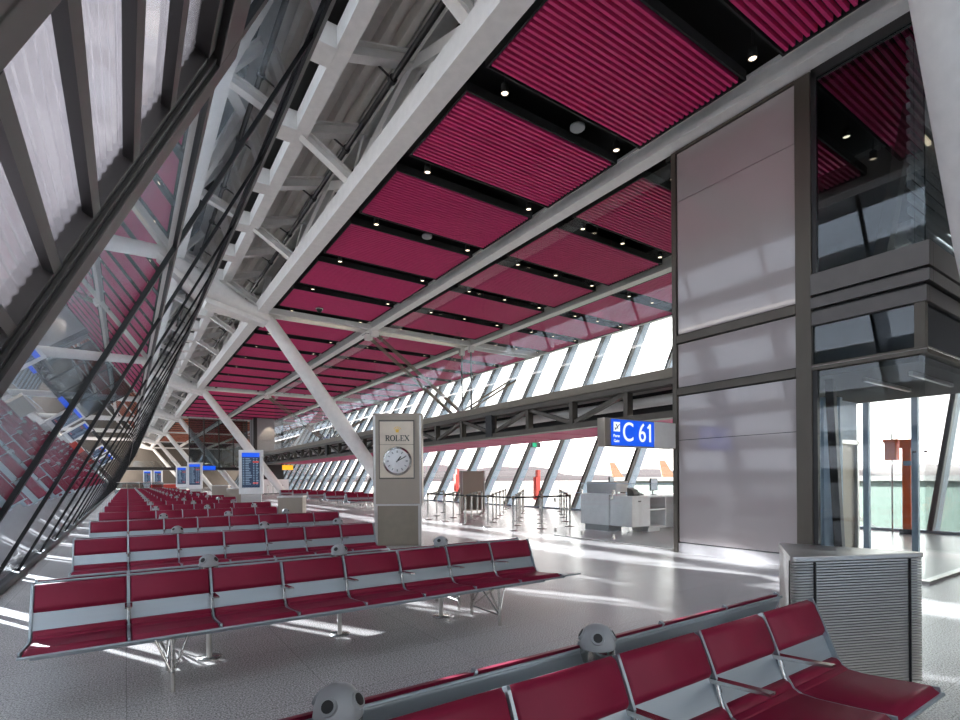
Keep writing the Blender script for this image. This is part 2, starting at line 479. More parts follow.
# one more bay behind the camera is out of frame; pipe with brackets
pp = thing('sprinkler_pipe', 'black pipe with hooked brackets hung under the grey roof deck beside the white trusses', 'pipe', (0, 0, 0))
MB().tube((4.32, YB, 9.22), (4.32, 104, 9.22), .055, n=10).build('pipe_run', M['dark'], pp)
yy = 1.6
while yy < 60:
    MB().tube((4.32, yy, 9.22), (3.92, yy, 9.42), .022, n=6).tube((3.92, yy, 9.42), (3.90, yy, 9.62), .022, n=6).tube((4.32, yy - .05, 9.22), (4.32, yy + .05, 9.22), .085, n=10).build('bracket', M['dark'], pp)
    yy += 2.56 if yy < 40 else 5.12
# ------------------------------------------------------------------ ceiling panels
PP, PL = 2.76, 2.12
STR = [(4.86, 8.56, 'left'), (9.46, 13.78, 'middle'), (14.6, 18.4, 'right')]
SMESH = {}
def slat_mesh(L, n):
    mb = MB()
    p = (PL - .06) / n
    for i in range(n):
        y = .05 + p * (i + .5)
        w = p * .27
        mb.hexa([(.03, y - w * .8, 0), (L - .03, y - w * .8, 0), (L - .03, y + w * .8, 0), (.03, y + w * .8, 0),
                 (.03, y - w, .085), (L - .03, y - w, .085), (L - .03, y + w, .085), (.03, y + w, .085)])
    return mb
def cpanel(L, m, label, loc, grp):
    t = thing('ceiling_panel', label, 'ceiling panel', loc, grp)
    slat_mesh(L, 20).build('slats', m, t)
    f = MB()
    f.box((-.03, -.03, -.01), (L + .03, 0.0, .16)); f.box((-.03, PL, -.01), (L + .03, PL + .03, .16))
    f.box((-.03, 0, -.01), (0, PL, .16)); f.box((L, 0, -.01), (L + .03, PL, .16))
    f.box((0, 0, .14), (L, PL, .16))
    f.build('frame', M['black'], t)
    return t
lampmesh = {}
def downlight(label, loc, grp):
    t = thing('ceiling_spotlight', label, 'spotlight', loc, grp)
    MB().lathe([(.0, .16), (.062, .16), (.075, .0), (.068, -.005), (.06, .02)], n=14).build('housing', M['black'], t)
    MB().lathe([(.0, .012), (.058, .012), (.058, .02)], n=14).build('lens', M['lampface'], t)
    MB().tube((0, 0, .16), (0, 0, .62), .012, n=6).build('stem', M['black'], t)
    return t
protos = {}
dlp = None
ZP = 8.1
for si, (xa, xb, sname) in enumerate(STR):
    L = xb - xa
    cnt = 0
    for j in range(0, 5):
        for k in range(7):
            y0 = FR[j] + .45 + PP * k + (0 if si == 0 else -.0)
            if si == 2 and y0 < 5: continue
            orange = j >= 3
            key = (si, orange)
            lab = '%s slatted ceiling panel, %s from the camera in the %s strip' % ('orange' if orange else 'crimson', ORD[cnt] if cnt < 30 else ORD[cnt - 30] + ' after the thirtieth', sname)
            cnt += 1
            grp = ('orange' if orange else 'crimson') + ' ceiling panels in the %s strip' % sname
            if key not in protos: protos[key] = cpanel(L, M['slat2'] if orange else M['slat'], lab, (xa, y0, ZP), grp)
            else: copy_tree(protos[key], (xa, y0, ZP), lab)
            # spotlights in the gap behind the panel
            if j < 3:
                yg = y0 + PL + .3
                xs = (xa + .55, xb - .35) if si == 0 else (xa + .6, (xa + xb) / 2, xb - .5)
                for q, x in enumerate(xs):
                    pos = ('left', 'right')[q] if len(xs) == 2 else ('left', 'middle', 'right')[q]
                    lab = '%s small black ceiling spotlight behind the %s panel of the %s strip' % (pos, ORD[cnt - 1] if cnt < 30 else 'thirtieth', sname)
                    if dlp is None: dlp = downlight(lab, (x, yg, 8.07), 'ceiling spotlights in the black gaps')
                    else: copy_tree(dlp, (x, yg, 8.07), lab)
# loudspeaker discs and camera dome in the gaps
for (x, y, lab) in ((7.15, FR[0] + .45 + 2.44 + PP, 'grey round ceiling loudspeaker in the second black gap, left strip'), (6.9, FR[0] + .45 + 2.44 + 3 * PP, 'grey round ceiling loudspeaker in the fourth black gap, left strip')):
    t = thing('ceiling_loudspeaker', lab, 'loudspeaker', (x, y, 8.12))
    MB().lathe([(0, 0), (.125, 0), (.14, .015), (.14, .06), (0, .06)], n=24).build('grille', M['grey_plastic'], t)
    MB().tube((0, 0, .06), (0, 0, .6), .012, n=6).build('stem', M['black'], t)
t = thing('security_camera', 'small silver dome camera hanging below the crimson ceiling before the second cross beam', 'camera', (6.2, 20.0, 8.02))
MB().lathe([(0, -.14), (.06, -.12), (.1, -.06), (.11, 0)], n=16).build('dome', M['dark'], t)
MB().lathe([(.11, 0), (.15, .0), (.15, .05), (.0, .1)], n=16).build('collar', M['chrome'], t)

# ------------------------------------------------------------------ hanger struts from roof to footbridge
hg = thing('hanger_frame', 'dark raking struts and two thin rods hanging from the ceiling behind the clock pillar', 'hanger', (0, FR[1], 0))
for dy in (-.35, .35):
    MB().tube((9.05, dy, 7.95), (13.8, dy * 1.2, 4.5), .085, n=10).build('strut', M['stone_dark'], hg)
    MB().box((8.95, dy - .12, 7.75), (9.25, dy + .12, 8.02)).build('node_plate', M['white'], hg)
    MB().tube((14.1, dy * 1.2, 8.0), (14.1, dy * 1.2, 4.2), .045, n=8).build('rod', M['dark'], hg)
    MB().box((13.98, dy * 1.2 - .1, 7.7), (14.22, dy * 1.2 + .1, 8.02)).build('node_plate', M['white'], hg)
    MB().tube((14.1, dy * 1.2, 4.9), (16.9, dy * 1.2, 6.6), .05, n=8).build('strut', M['stone_dark'], hg)
    MB().tube((14.1, dy * 1.2, 3.2), (14.1, dy * 1.2, 5.0), .09, .06, n=8).build('rod_socket', M['dark'], hg)
copy_tree(hg, (0, FR[2], 0), 'dark raking struts and rods hanging from the ceiling, second set back from the clock')
copy_tree(hg, (0, FR[3], 0), 'dark raking struts and rods hanging from the ceiling beside the far grey tower')

# ------------------------------------------------------------------ footbridge along the right side
BX, BY0, BY1 = 9.22, 6.56, 57.0
br = thing('footbridge', 'raised glazed walkway with a dark steel truss edge running along the right windows', 'footbridge', (0, 0, 0))
MB().box((BX, BY0, 3.40), (BX + .3, BY1, 3.53)).build('upper_chord', M['bronze'], br)
MB().box((BX, BY0, 2.72), (BX + .3, BY1, 2.86)).build('lower_chord', M['bronze'], br)
MB().box((BX - .04, BY0, 3.53), (BX + .36, BY1, 3.72)).build('curb', M['stone_dark'], br)
MB().box((BX + .9, BY0, 2.95), (BX + 1.0, BY1, 3.5)).build('back_panel', M['black'], br)
MB().box((BX + .3, BY0, 3.46), (15.8, BY1, 3.62)).build('deck', M['grey_steel'], br)
sm = MB()
yy = BY0
while yy < BY1:
    sm.box((BX + 1.0, yy, 3.16), (15.8, min(yy + 1.9, BY1), 3.24)); yy += 2.0
sm.build('soffit', M['slat'], br)
MB().box((15.7, BY0, 3.15), (15.8, BY1, 3.7)).build('edge_panel', M['bronze'], br)
for i in range(30):
    yy = 7.85 + 1.735 * (i)
    if yy > BY1: break
    MB().box((BX + .06, yy - .06, 2.86), (BX + .24, yy + .06, 3.40)).build('post', M['bronze'], br)
    a, b = (yy + .08, yy + 1.65)
    if i % 2: MB().bar((BX + .15, a, 2.9), (BX + .15, b, 3.38), .12, .1).build('brace', M['bronze'], br)
    else: MB().bar((BX + .15, a, 3.38), (BX + .15, b, 2.9), .12, .1).build('brace', M['bronze'], br)
    if i in (3, 12, 24):
        MB().box((BX - .03, yy - .16, 2.76), (BX + .1, yy + .16, 3.42)).build('gusset', M['dark'], br)
for i in range(20):
    yy = BY0 + 1.735 * i
    MB().box((BX + .12, yy + .008, 3.72), (BX + .135, yy + 1.727, 7.98)).build('glass_pane', M['glassB'], br)
# duct and cables inside the truss
MB().tube((BX + .62, BY0, 3.2), (BX + .62, BY1, 3.2), .12, n=10).build('duct', M['grey_steel'], br)

# ------------------------------------------------------------------ lift tower
TX, TY0, TY1 = 9.12, 2.5, 6.5
tw = thing('lift_tower', 'tall lift tower with mauve-grey glass panels and dark smoked glazing beside the near column', 'lift tower', (0, 0, 0))
D = .10
def fx(y0, y1, z0, z1, name, m, o0=0., o1=.1, bev=0.): return MB().box((TX + o0, y0, z0), (TX + o1, y1, z1)).build(name, m, tw, bevel=bev)
fx(6.40, 6.50, 0, 7.97, 'stile', M['bronze'], -.03, .2, .008)
fx(3.93, 4.17, 0, 7.97, 'stile', M['bronze'], -.03, .2, .008)
fx(4.17, 6.40, 7.93, 7.98, 'rail', M['bronze'], -.02, .12)
fx(4.17, 6.40, 4.15, 4.31, 'rail', M['bronze'], -.03, .12, .008)
fx(4.17, 6.40, 3.12, 3.26, 'rail', M['bronze'], -.03, .12, .008)
PG = .012
for z0, z1 in ((6.97, 7.92), (4.33, 6.96), (3.28, 4.13), (2.235, 3.10), (.21, 2.225)):
    fx(4.17 + PG, 6.40 - PG, z0, z1, 'panel', M['panel'], .012, .05)
fx(4.17, 6.40, .0, 7.95, 'backing', M['black'], .055, .075)
fx(4.17, 6.40, .0, .19, 'plinth', M['plinth'], -.005, .055)
# glazed half
fx(2.62, 3.88, 4.72, 7.85, 'glazing', M['glassT'], .03, .045)
fx(3.86, 3.93, 4.7, 7.95, 'glazing_bar', M['dark'], 0, .08)
fx(2.45, 3.93, 7.85, 8.0, 'rail', M['dark'], 0, .1)
MB().box((TX + .03, 2.5, 4.7), (TX + .045, 2.62, 7.95)).build('glazing', M['glassT'], tw)
MB().box((TX + .045, 2.5, 4.7), (12.6, 2.515, 7.95)).build('glazing', M['glassT'], tw)
for i in range(16):       # exterior louvres seen behind the corner
    z = 4.95 + i * .19
    MB().box((TX + .35, 2.75, z), (12.4, 2.80, z + .09)).build('louvre', M['grey_steel'], tw)
def band(z0, z1, o, name, m):
    MB().box((TX - o, 2.5 - o, z0), (TX + .08, 3.93, z1)).box((TX + .08, 2.5 - o, z0), (12.7, 2.58, z1)).build(name, m, tw, bevel=.006)
band(4.37, 4.71, .07, 'fascia', M['cladding'])
band(4.28, 4.37, .02, 'shadow_gap', M['black'])
band(4.16, 4.33, .07, 'fascia', M['cladding'])
band(4.12, 4.16, .0, 'shadow_gap', M['black'])
band(3.90, 4.12, .03, 'fascia', M['cladding'])
band(3.18, 3.28, .03, 'rail', M['bronze'])
band(3.235, 3.25, .04, 'rail_trim', M['chrome'])
fx(2.6, 3.93, 3.28, 3.9, 'glazing', M['glassT'], .03, .045)
fx(2.5, 2.62, 3.28, 3.9, 'corner_post', M['bronze'], -.01, .1)
MB().box((TX + .1, 2.52, 3.28), (12.6, 2.535, 3.9)).build('glazing', M['glassT'], tw)
fx(2.52, 3.93, .03, 3.18, 'glazing', M['glassB'], .03, .045)
MB().box((TX + .05, 2.52, .03), (10.35, 2.535, 3.18)).build('glazing', M['glassB'], tw)
MB().box((10.37, 2.52, .03), (12.6, 2.535, 3.18)).build('glazing', M['glassB'], tw)
MB().box((TX - .0, 2.47, 0), (12.7, 2.57, .04)).box((TX, 2.57, 0), (TX + .1, 3.93, .04)).build('floor_channel', M['brushed'], tw)
fx(3.86, 3.93, .03, 3.2, 'glazing_bar', M['dark'], .0, .08)
# inside: ceiling of the vestibule, car, posts, door frame, rear glazing
MB().box((TX + .1, 2.6, 3.1), (13.5, 6.4, 3.2)).build('vestibule_ceiling', M['black'], tw)
MB().box((TX + .12, 2.62, 3.2), (12.7, 6.38, 4.6)).build('dark_backing', M['black'], tw)  # black fill added so the interior behind the smoked glazing reads dark
MB().box((10.0, 2.9, 3.04), (12.0, 2.95, 3.1)).box((10.0, 3.5, 3.04), (12.0, 3.55, 3.1)).build('light_track', M['brushed'], tw)
MB().box((12.4, 3.9, 4.6), (12.55, 6.4, 7.95)).build('shaft_wall', M['cladding'], tw)
MB().box((10.9, 4.6, 0), (11.0, 6.3, 3.0)).build('car_wall', M['blind'], tw)
MB().box((11.0, 4.55, 0), (12.5, 4.65, 3.0)).build('car_wall', M['blind'], tw)
for xx, y in ((12.6, 4.42), (12.6, 3.62), (12.6, 2.58), (11.3, 4.42)):
    MB().box((xx - .05, y - .05, 0), (xx + .05, y + .05, 3.0)).build('post', M['blind'], tw)
MB().box((12.59, 2.6, .05), (12.605, 4.4, 3.0)).build('rear_glazing', M['glass'], tw)
MB().box((11.32, 4.40, 0), (11.40, 4.5, 2.2)).box((12.1, 4.40, 0), (12.18, 4.5, 2.2)).box((11.32, 4.4, 2.12), (12.18, 4.5, 2.2)).build('door_frame', M['brushed'], tw)
MB().box((11.4, 4.45, 0.02), (12.1, 4.48, 2.12)).build('door', M['stone_dark'], tw)
MB().bar((9.9, 3.3, 4.6), (11.4, 3.3, 7.95), .18, .2).build('raking_post', M['stone_dark'], tw)
MB().bar((TX + .9, 3.9, 0), (TX + .55, 3.9, 3.1), .12, .12).build('raking_post', M['dark'], tw)
for y in (3.45, 3.62):
    MB().lathe([(0, -.02), (.03, -.02), (.03, .02), (0, .02)], (12.55, y, 1.95), n=12).build('knob', M['dark'], tw)

# gate sign
sg = thing('gate_sign', 'blue and white gate sign reading C 61, fixed to the lift tower', 'sign', (0, 0, 0))
MB().box((7.04, 6.42, 2.06), (9.08, 6.6, 2.57)).build('housing', M['stone'], sg, bevel=.01)
MB().box((7.20, 6.408, 2.08), (8.39, 6.419, 2.55)).build('sign_face', M['blue'], sg)
MB().box((8.40, 6.412, 2.07), (9.06, 6.419, 2.56)).build('side_panel', M['grey_steel'], sg)
def text(txt, size, loc, m, parent, name, sx=1., ext=.003, rot=(PI / 2, 0, 0)):
    o = link(name, text_mesh(txt, size, ext), parent, loc)
    o.data.materials.clear(); o.data.materials.append(m)
    o.rotation_euler = rot; o.scale = (sx, 1, 1)
    return o
text('C 61', .50, (7.93, 6.404, 2.315), M['signwhite'], sg, 'lettering', .90, .004)
MB().bar((8.262, 6.404, 2.487), (8.195, 6.404, 2.425), .034, .008, (0, 1, 0)).build('lettering', M['signwhite'], sg)
MB().box((7.255, 6.402, 2.33), (7.42, 6.407, 2.50)).build('pictogram', M['signwhite'], sg)
MB().bar((7.28, 6.400, 2.36), (7.40, 6.400, 2.46), .006, .03, (0, 1, 0)).bar((7.31, 6.400, 2.46), (7.36, 6.400, 2.38), .006, .022, (0, 1, 0)).bar((7.28, 6.4, 2.40), (7.30, 6.4, 2.36), .006, .02, (0, 1, 0)).build('aeroplane_mark', M['ink'], sg)
text('Porte', .075, (7.33, 6.404, 2.25), M['signwhite'], sg, 'lettering', 1)
text('Gate', .075, (7.33, 6.404, 2.16), M['signwhite'], sg, 'lettering', 1)

# ------------------------------------------------------------------ benches
P = .565
prof = [(.012, .765), (-.035, .66), (-.075, .56), (-.115, .46), (-.15, .405), (-.20, .382), (-.28, .380), (-.42, .392), (-.60, .412)]
def offs(pr, d):
    out = []
    for i, (y, z) in enumerate(pr):
        a = pr[max(0, i - 1)]; b = pr[min(len(pr) - 1, i + 1)]
        ty, tz = b[0] - a[0], b[1] - a[1]; l = math.hypot(ty, tz)
        out.append((y + d * tz / l, z - d * ty / l))   # + = sitter side
    return out
def ribbon(mb, pr, d0, d1, x0, x1, smooth=True):
    a, b = offs(pr, d0), offs(pr, d1)
    return mb.extx(a + b[::-1], x0, x1, smooth)
def sub(z_from, z_to):
    pts = []
    n = len(prof)
    for i in range(n - 1):
        for k in range(6):
            t = k / 6
            pts.append((prof[i][0] * (1 - t) + prof[i+1][0] * t, prof[i][1] * (1 - t) + prof[i+1][1] * t))
    pts.append(prof[-1])
    return pts
FINE = sub(0, 0)
def cushion_poly(pr, th=.036):
    # cushion outline with rounded edges, sitting on the shell
    n = len(pr); o = []
    for i, (y, z) in enumerate(pr):
        pass
    top = []
    L = [0]
    for i in range(1, n): L.append(L[-1] + math.dist(pr[i], pr[i-1]))
    for i in range(n):
        e = min(L[i], L[-1] - L[i])
        h = th * (1 if e > .035 else math.sqrt(max(0, 1 - (1 - e / .035) ** 2)))
        top.append(offs(pr, .004 + h)[i])
    base = offs(pr, .003)
    return top, base
def cushion(pr, x0, x1, th):
    mb = MB(); r = .018
    xs = [(x0, .15), (x0 + r * .4, .75), (x0 + r, 1.), (x1 - r, 1.), (x1 - r * .4, .75), (x1, .15)]
    top, base = cushion_poly(pr, th); n = len(pr); vs = []
    for x, k in xs:
        for i in range(n):
            vs.append((x, base[i][0] + (top[i][0] - base[i][0]) * k, base[i][1] + (top[i][1] - base[i][1]) * k))
    fs = [(j*n+i, (j+1)*n+i, (j+1)*n+i+1, j*n+i+1) for j in range(5) for i in range(n-1)]
    mb.add(vs, fs, True)
    m = len(xs) - 1
    b = [(xs[0][0], y, z) for y, z in base] + [(xs[-1][0], y, z) for y, z in base]
    mb.add(b, [(i, i+1, n+i+1, n+i) for i in range(n-1)])
    return mb
BACK = [p for p in FINE if p[1] >= .566]
SEAT = [p for p in FINE if p[1] <= .462]
def shell_mb(n):
    mb = MB(); W = n * P
    ribbon(mb, [p for p in FINE if p[1] < .757 or p[0] < -.1], -.014, .004, -.008, W + .008)
    for i in range(n + 1):
        x = i * P
        ribbon(mb, FINE, .003, .03, x - .007, x + .007)
    mb.tube((-.008, .022, .752), (W + .008, .022, .752), .008, n=8)
    mb.tube((-.01, -.605, .408), (W + .01, -.605, .408), .010, n=8)
    mb.box((0.02, -.34, .315), (W - .02, -.26, .362))
    return mb
def leg_mb():
    mb = MB()
    for yf in (-.56, -.04):
        for sx in (-.1, .1):
            mb.tube((sx, yf + (.05 if yf < -.3 else -.1), .37), (0, yf, .12), .009, n=8)
        mb.tube((0, yf, .14), (0, yf, 0), .016, n=10)
        mb.tube((0, yf, .14), (0, yf + (.02 if yf < -.3 else -.06), .37), .013, n=8)
    mb.tube((0, -.56, .1), (0, -.17, .36), .009, n=8).tube((0, -.04, .1), (0, -.48, .37), .009, n=8)
    mb.tube((0, -.56, .1), (0, -.04, .1), .009, n=8)
    return mb
def arm_mb():
    mb = MB()
    mb.tube((0, -.135, .43), (0, -.10, .555), .017, .012, n=10)
    mb.hexa([(-.022, -.35, .585), (.022, -.35, .585), (.024, -.05, .552), (-.024, -.05, .552), (-.022, -.35, .597), (.022, -.35, .597), (.024, -.05, .575), (-.024, -.05, .575)])
    return mb
ME = {}
def mesh_of(key, mb, m):
    if key not in ME:
        me = bpy.data.meshes.new(key); me.from_pydata(mb.v, [], mb.f); me.polygons.foreach_set('use_smooth', mb.sm); me.materials.append(m); me.update(); ME[key] = me
    return ME[key]
cush_b = mesh_of('back_cushion', cushion(BACK, .011, P - .011, .032), M['red'])
cush_s = mesh_of('seat_cushion', cushion(SEAT, .011, P - .011, .036), M['red'])
leg_me = mesh_of('leg', leg_mb(), M['chrome'])
arm_me = mesh_of('armrest', arm_mb(), M['chrome'])
def bench(n, label, group, loc, rz, table=False, cat='bench'):
    t = thing('waiting_bench', label, cat, loc, group, rz)
    link('seat_shell', mesh_of('shell%d' % n, shell_mb(n), M['alu']), t)
    for i in range(n):
        link('backrest', cush_b, t, (i * P, 0, 0)); link('seat', cush_s, t, (i * P, 0, 0))
    for i in range(1, n): link('armrest', arm_me, t, (i * P, 0, 0))
    for x in (1.45 * P, (n - 1.45) * P): link('leg', leg_me, t, (x, 0, 0))
    return t
def far_bench_mesh(n):
    """whole bench in one mesh for rows too small to show parts"""
    me = bpy.data.meshes.new('bench%d' % n)
    V = []; Fc = []; mi = []
    def put(mb, idx, dx=0):
        o = len(V); V.extend([(x + dx, y, z) for x, y, z in mb.v]); Fc.extend([[i + o for i in f] for f in mb.f]); mi.extend([idx] * len(mb.f))
    put(shell_mb(n), 0)
    cb_, cs_ = cushion(BACK[:-1:4] + [BACK[-1]], .011, P - .011, .032), cushion(SEAT[:-1:3] + [SEAT[-1]], .011, P - .011, .036)
    for i in range(n): put(cb_, 1, i * P); put(cs_, 1, i * P)
    for i in range(1, n): put(arm_mb(), 2, i * P)
    for x in (1.45 * P, (n - 1.45) * P): put(leg_mb(), 2, x)
    me.from_pydata(V, [], Fc); me.polygons.foreach_set('material_index', mi)
    for k in ('alu', 'red', 'chrome'): me.materials.append(M[k])
    me.update(); return me
FBM = {n: far_bench_mesh(n) for n in (7, 8, 4)}
pw = None
def power_post(label, loc):
    global pw
    if pw is not None: return copy_tree(pw, loc, label)
    t = thing('power_post', label, 'power outlet', loc, 'power outlet domes between the seat backs')
    MB().lathe([(0, 0), (.095, 0), (.095, .008), (.0, .008)], n=24).build('base_disc', M['chrome'], t)
    MB().tube((0, 0, 0), (0, 0, .7), .022, n=14).build('pole', M['brushed'], t)
    MB().lathe([(0.02, .685), (.04, .69), (.062, .715), (.073, .75), (.074, .775)], n=28).build('cup', M['chrome'], t)
    MB().lathe([(.074, .777), (.076, .785), (.073, .81), (.063, .84), (.045, .863), (.022, .874), (0, .877)], n=28).build('dome', M['grey_plastic'], t)
    for k in range(4):
        a = PI / 4 + k * PI / 2
        c, s_ = math.cos(a), math.sin(a)
        n = Vector((c * .86, s_ * .86, .51)).normalized(); p = Vector((c * .0655, s_ * .0655, .832))
        so = MB().tube(p - n * .015, p + n * .004, .030, .027, 18).build('socket', M['grey_plastic'], t)
        MB().tube(p - n * .01, p + n * .006, .019, n=16).build('socket_well', M['black'], so)
    pw = t
    return t
NROW = 18
bprot = {}
for k in range(NROW):
    y = 1.47 + 3.38 * k if k else 1.47
    n = 7 if k in (0, 2, 4, 6, 9, 12, 15) else 8
    x0 = -.56 + .012 * k
    if k == 0: x0 = 3.36 - 7 * P
    if k == 1: y = 4.86
    o = ORD[k]
    words = {7: 'seven', 8: 'eight'}[n]
    lab = {0: 'crimson %s-seat bench facing the viewer, cut off by the bottom edge, in the nearest row',
           1: 'crimson %s-seat bench facing the viewer, seen whole, in the second row'}.get(k, 'crimson %%s-seat bench facing the viewer, in the %s row from the camera' % o) % words
    labr = 'crimson bench facing away, rear half of the %s row of seats' % o
    gf, gr = 'viewer-facing benches in the rows', 'benches facing away in the rows'
    loc, locr = (x0, y, 0), (x0 + n * P, y + .19, 0)
    if k <= 6:
        if n not in bprot:
            bprot[n] = bench(n, lab, gf, loc, 0)
            r = copy_tree(bprot[n], locr, labr, PI); r['group'] = gr
        else:
            copy_tree(bprot[n], loc, lab); r = copy_tree(bprot[n], locr, labr, PI); r['group'] = gr
    else:
        tag(link('waiting_bench', FBM[n], None, loc), lab, 'bench', gf)
        rr = tag(link('waiting_bench', FBM[n], None, locr), labr, 'bench', gr); rr.rotation_euler = (0, 0, PI)
    ds = [2, 4, 6]
    if k == 0: ds = [2, 4]
    names = {3: ['leftmost', 'middle', 'rightmost'], 2: ['left', 'right']}[len(ds)]
    for q, d in enumerate(ds):
        if d >= n: continue
        power_post('grey power-socket dome on a pole behind the %s row of seats, %s of its domes' % (o, names[q]), (x0 + d * P, y + .098, 0))
    if k == 1:
        et = thing('end_shelf', 'narrow aluminium end shelf at the right end of the second row of seats', 'shelf', (x0 + n * P + .025, y, 0))
        MB().hexa([(0, -.42, .40), (.26, -.585, .408), (.26, -.605, .408), (0, -.61, .408), (0, -.42, .418), (.26, -.585, .422), (.26, -.605, .422), (0, -.61, .422)]).build('top', M['alu'], et)
        MB().box((-.03, -.56, .385), (.06, -.5, .405)).build('bracket', M['alu'], et)
for i in range(5):
    y = 25.5 + 3.36 * i
    nb = ['nearest', 'second', 'third', 'fourth', 'farthest'][i]
    tag(link('waiting_bench', FBM[4], None, (9.2, y, 0)), 'four-seat crimson bench by the right windows left of the clock pillar, %s of five' % nb, 'bench', 'four-seat benches by the right windows')
    rr = tag(link('waiting_bench', FBM[4], None, (9.2 + 4 * P, y + .19, 0)), 'crimson bench facing away, rear half of the %s of five right-window rows' % nb, 'bench', 'four-seat benches facing away by the right windows')
    rr.rotation_euler = (0, 0, PI)

# ------------------------------------------------------------------ triangular louvred cabinet (near right)
A_, B_, C_ = Vector((4.40, 2.16)), Vector((3.66, 1.72)), Vector((4.66, 1.27))
def rounded_tri(pts, rads, n=7):
    out = []
    m = len(pts)
    for i in range(m):
        p, a, b = pts[i], pts[i-1], pts[(i+1) % m]
        r = rads[i]; u, v = (a - p).normalized(), (b - p).normalized()
        s, e = p + u * r, p + v * r
        for k in range(n + 1):
            t = k / n
            out.append(tuple((s * (1-t) ** 2 + p * 2 * t * (1-t) + e * t * t)))
    return out
tri = [B_, C_, A_]
ctr = (A_ + B_ + C_) / 3
lc = thing('louvred_cabinet', 'stainless triangular cabinet with ribbed front, right of the nearest seats', 'cabinet', (ctr.x, ctr.y, 0))
loc_ = [p - ctr for p in tri]
def scaled(k): return [p * k for p in loc_]
MB().prism(rounded_tri(loc_, (.07, .07, .03)), .925, .96).build('top', M['brushed'], lc, bevel=.004)
MB().prism(rounded_tri(scaled(.94), (.07, .07, .03)), .05, .925).build('body', M['black'], lc)
MB().prism(rounded_tri(scaled(.88), (.07, .07, .03)), 0, .05).build('plinth', M['black'], lc)
rb = MB(); nr_ = 46
for i in range(nr_):
    z = .055 + (.925 - .055) * (i + .5) / nr_
    path = rounded_tri(scaled(.985), (.07, .07, .03))
    m = 8
    path = path[:2 * m]            # around B, along the front, around C
    h = .0068; inn = [tuple(Vector(p) * .955) for p in path]
    n = len(path)
    vs = [(x, y, z - h) for x, y in inn] + [(x, y, z - h) for x, y in path] + [(x, y, z + h * .6) for x, y in path] + [(x, y, z + h) for x, y in inn]
    fs = []
    for j in range(n - 1):
        for q in range(3): fs.append((q*n+j, q*n+j+1, (q+1)*n+j+1, (q+1)*n+j))
    rb.add(vs, fs)
rb.build('ribbed_front', M['brushed'], lc)
ft = (loc_[1] - loc_[0]); 
for t, nm in ((.17, 'door_edge'), (.86, 'door_edge')):
    p = loc_[0] + ft * t
    nrm = Vector((ft.y, -ft.x)).normalized()
    MB().box((p.x - .006, p.y - .006, .06), (p.x + .006, p.y + .006, .92)).build(nm, M['black'], lc)
# plain steel left side
sd = loc_[0] - loc_[2]; q0 = loc_[2] + sd * .08; q1 = loc_[2] + sd * .88; nn = Vector((sd.y, -sd.x)).normalized() * -.004
MB().hexa([(q0.x, q0.y, .05), (q1.x, q1.y, .05), (q1.x * .9, q1.y * .9, .05), (q0.x * .9, q0.y * .9, .05), (q0.x, q0.y, .925), (q1.x, q1.y, .925), (q1.x * .9, q1.y * .9, .925), (q0.x * .9, q0.y * .9, .925)]).build('side_panel', M['brushed'], lc)

# ------------------------------------------------------------------ clock pillar
ck = thing('clock_pillar', 'champagne metal pillar with a round white clock, standing beyond the second row of seats', 'clock', (5.06, 10.74, 0), None, -YAW * .92)
W2 = .545
MB().box((-W2 + .05, 0.03, 0), (W2 - .05, .5, .90)).build('base', M['stone_dark'], ck, bevel=.01)
for s_ in (-1, 1): MB().box((s_ * (W2 - .09), -.0, 0), (s_ * (W2 - .02), .1, .90)).build('base_post', M['brushed'], ck)
MB().box((-W2, -.01, .90), (W2, .52, .94)).build('ledge', M['brushed'], ck)
MB().box((-W2, 0, .94), (W2, .52, 2.93)).build('body', M['stone'], ck, bevel=.008)
MB().box((-W2 - .01, -.012, 2.93), (W2 + .01, .53, 2.97)).build('cap', M['stone'], ck)
for s_ in (-1, 1): MB().box((s_ * (W2 - .015), -.012, .94), (s_ * (W2 - .055), 0.0, 2.93)).build('edge_strip', M['brushed'], ck)
MB().box((-.41, -.03, 1.50), (-.39, .0, 2.82)).box((.36, -.03, 1.50), (.38, 0, 2.82)).box((-.39, -.03, 1.50), (.36, 0, 1.53)).box((-.41, -.03, 2.79), (.38, 0, 2.82)).build('frame', M['bronze'], ck)
MB().box((-.39, -.014, 1.53), (.36, -.002, 2.79)).build('face_panel', M['cream'], ck)
MB().box((-.39, -.018, 2.265), (.36, -.012, 2.275)).build('divider', M['stone_dark'], ck)
def disc(r0, r1, zc, y0, y1, name, m, parent, n=48):
    mb = MB(); vs = []
    for r, y in ((r0, y0), (r1, y1), (0, y1)):
        for i in range(n): vs.append((r * math.cos(2*PI*i/n), y, zc + r * math.sin(2*PI*i/n)))
    mb.add(vs, [(j*n+i, j*n+(i+1)%n, (j+1)*n+(i+1)%n, (j+1)*n+i) for j in range(2) for i in range(n)], True)
    return mb.build(name, m, parent)
bz = disc(.325, .31, 1.90, -.012, -.05, 'bezel', M['chrome'], ck)
for i in range(60):
    a = 2 * PI * i / 60
dl = disc(.275, .275, 1.90, -.045, -.054, 'dial', M['dial'], ck)
mk = MB()
for i in range(12):
    a = 2 * PI * i / 12
    c, s_ = math.sin(a), math.cos(a)
    mk.bar((c * .19, -.057, 1.90 + s_ * .19), (c * .235, -.057, 1.90 + s_ * .235), .004, .022, (0, 1, 0)) if False else mk.bar((c * .185, -.056, 1.90 + s_ * .185), (c * .235, -.056, 1.90 + s_ * .235), .022 if i % 3 else .03, .004, (0, 1, 0))
mk.build('hour_mark', M['grey_plastic'], ck)
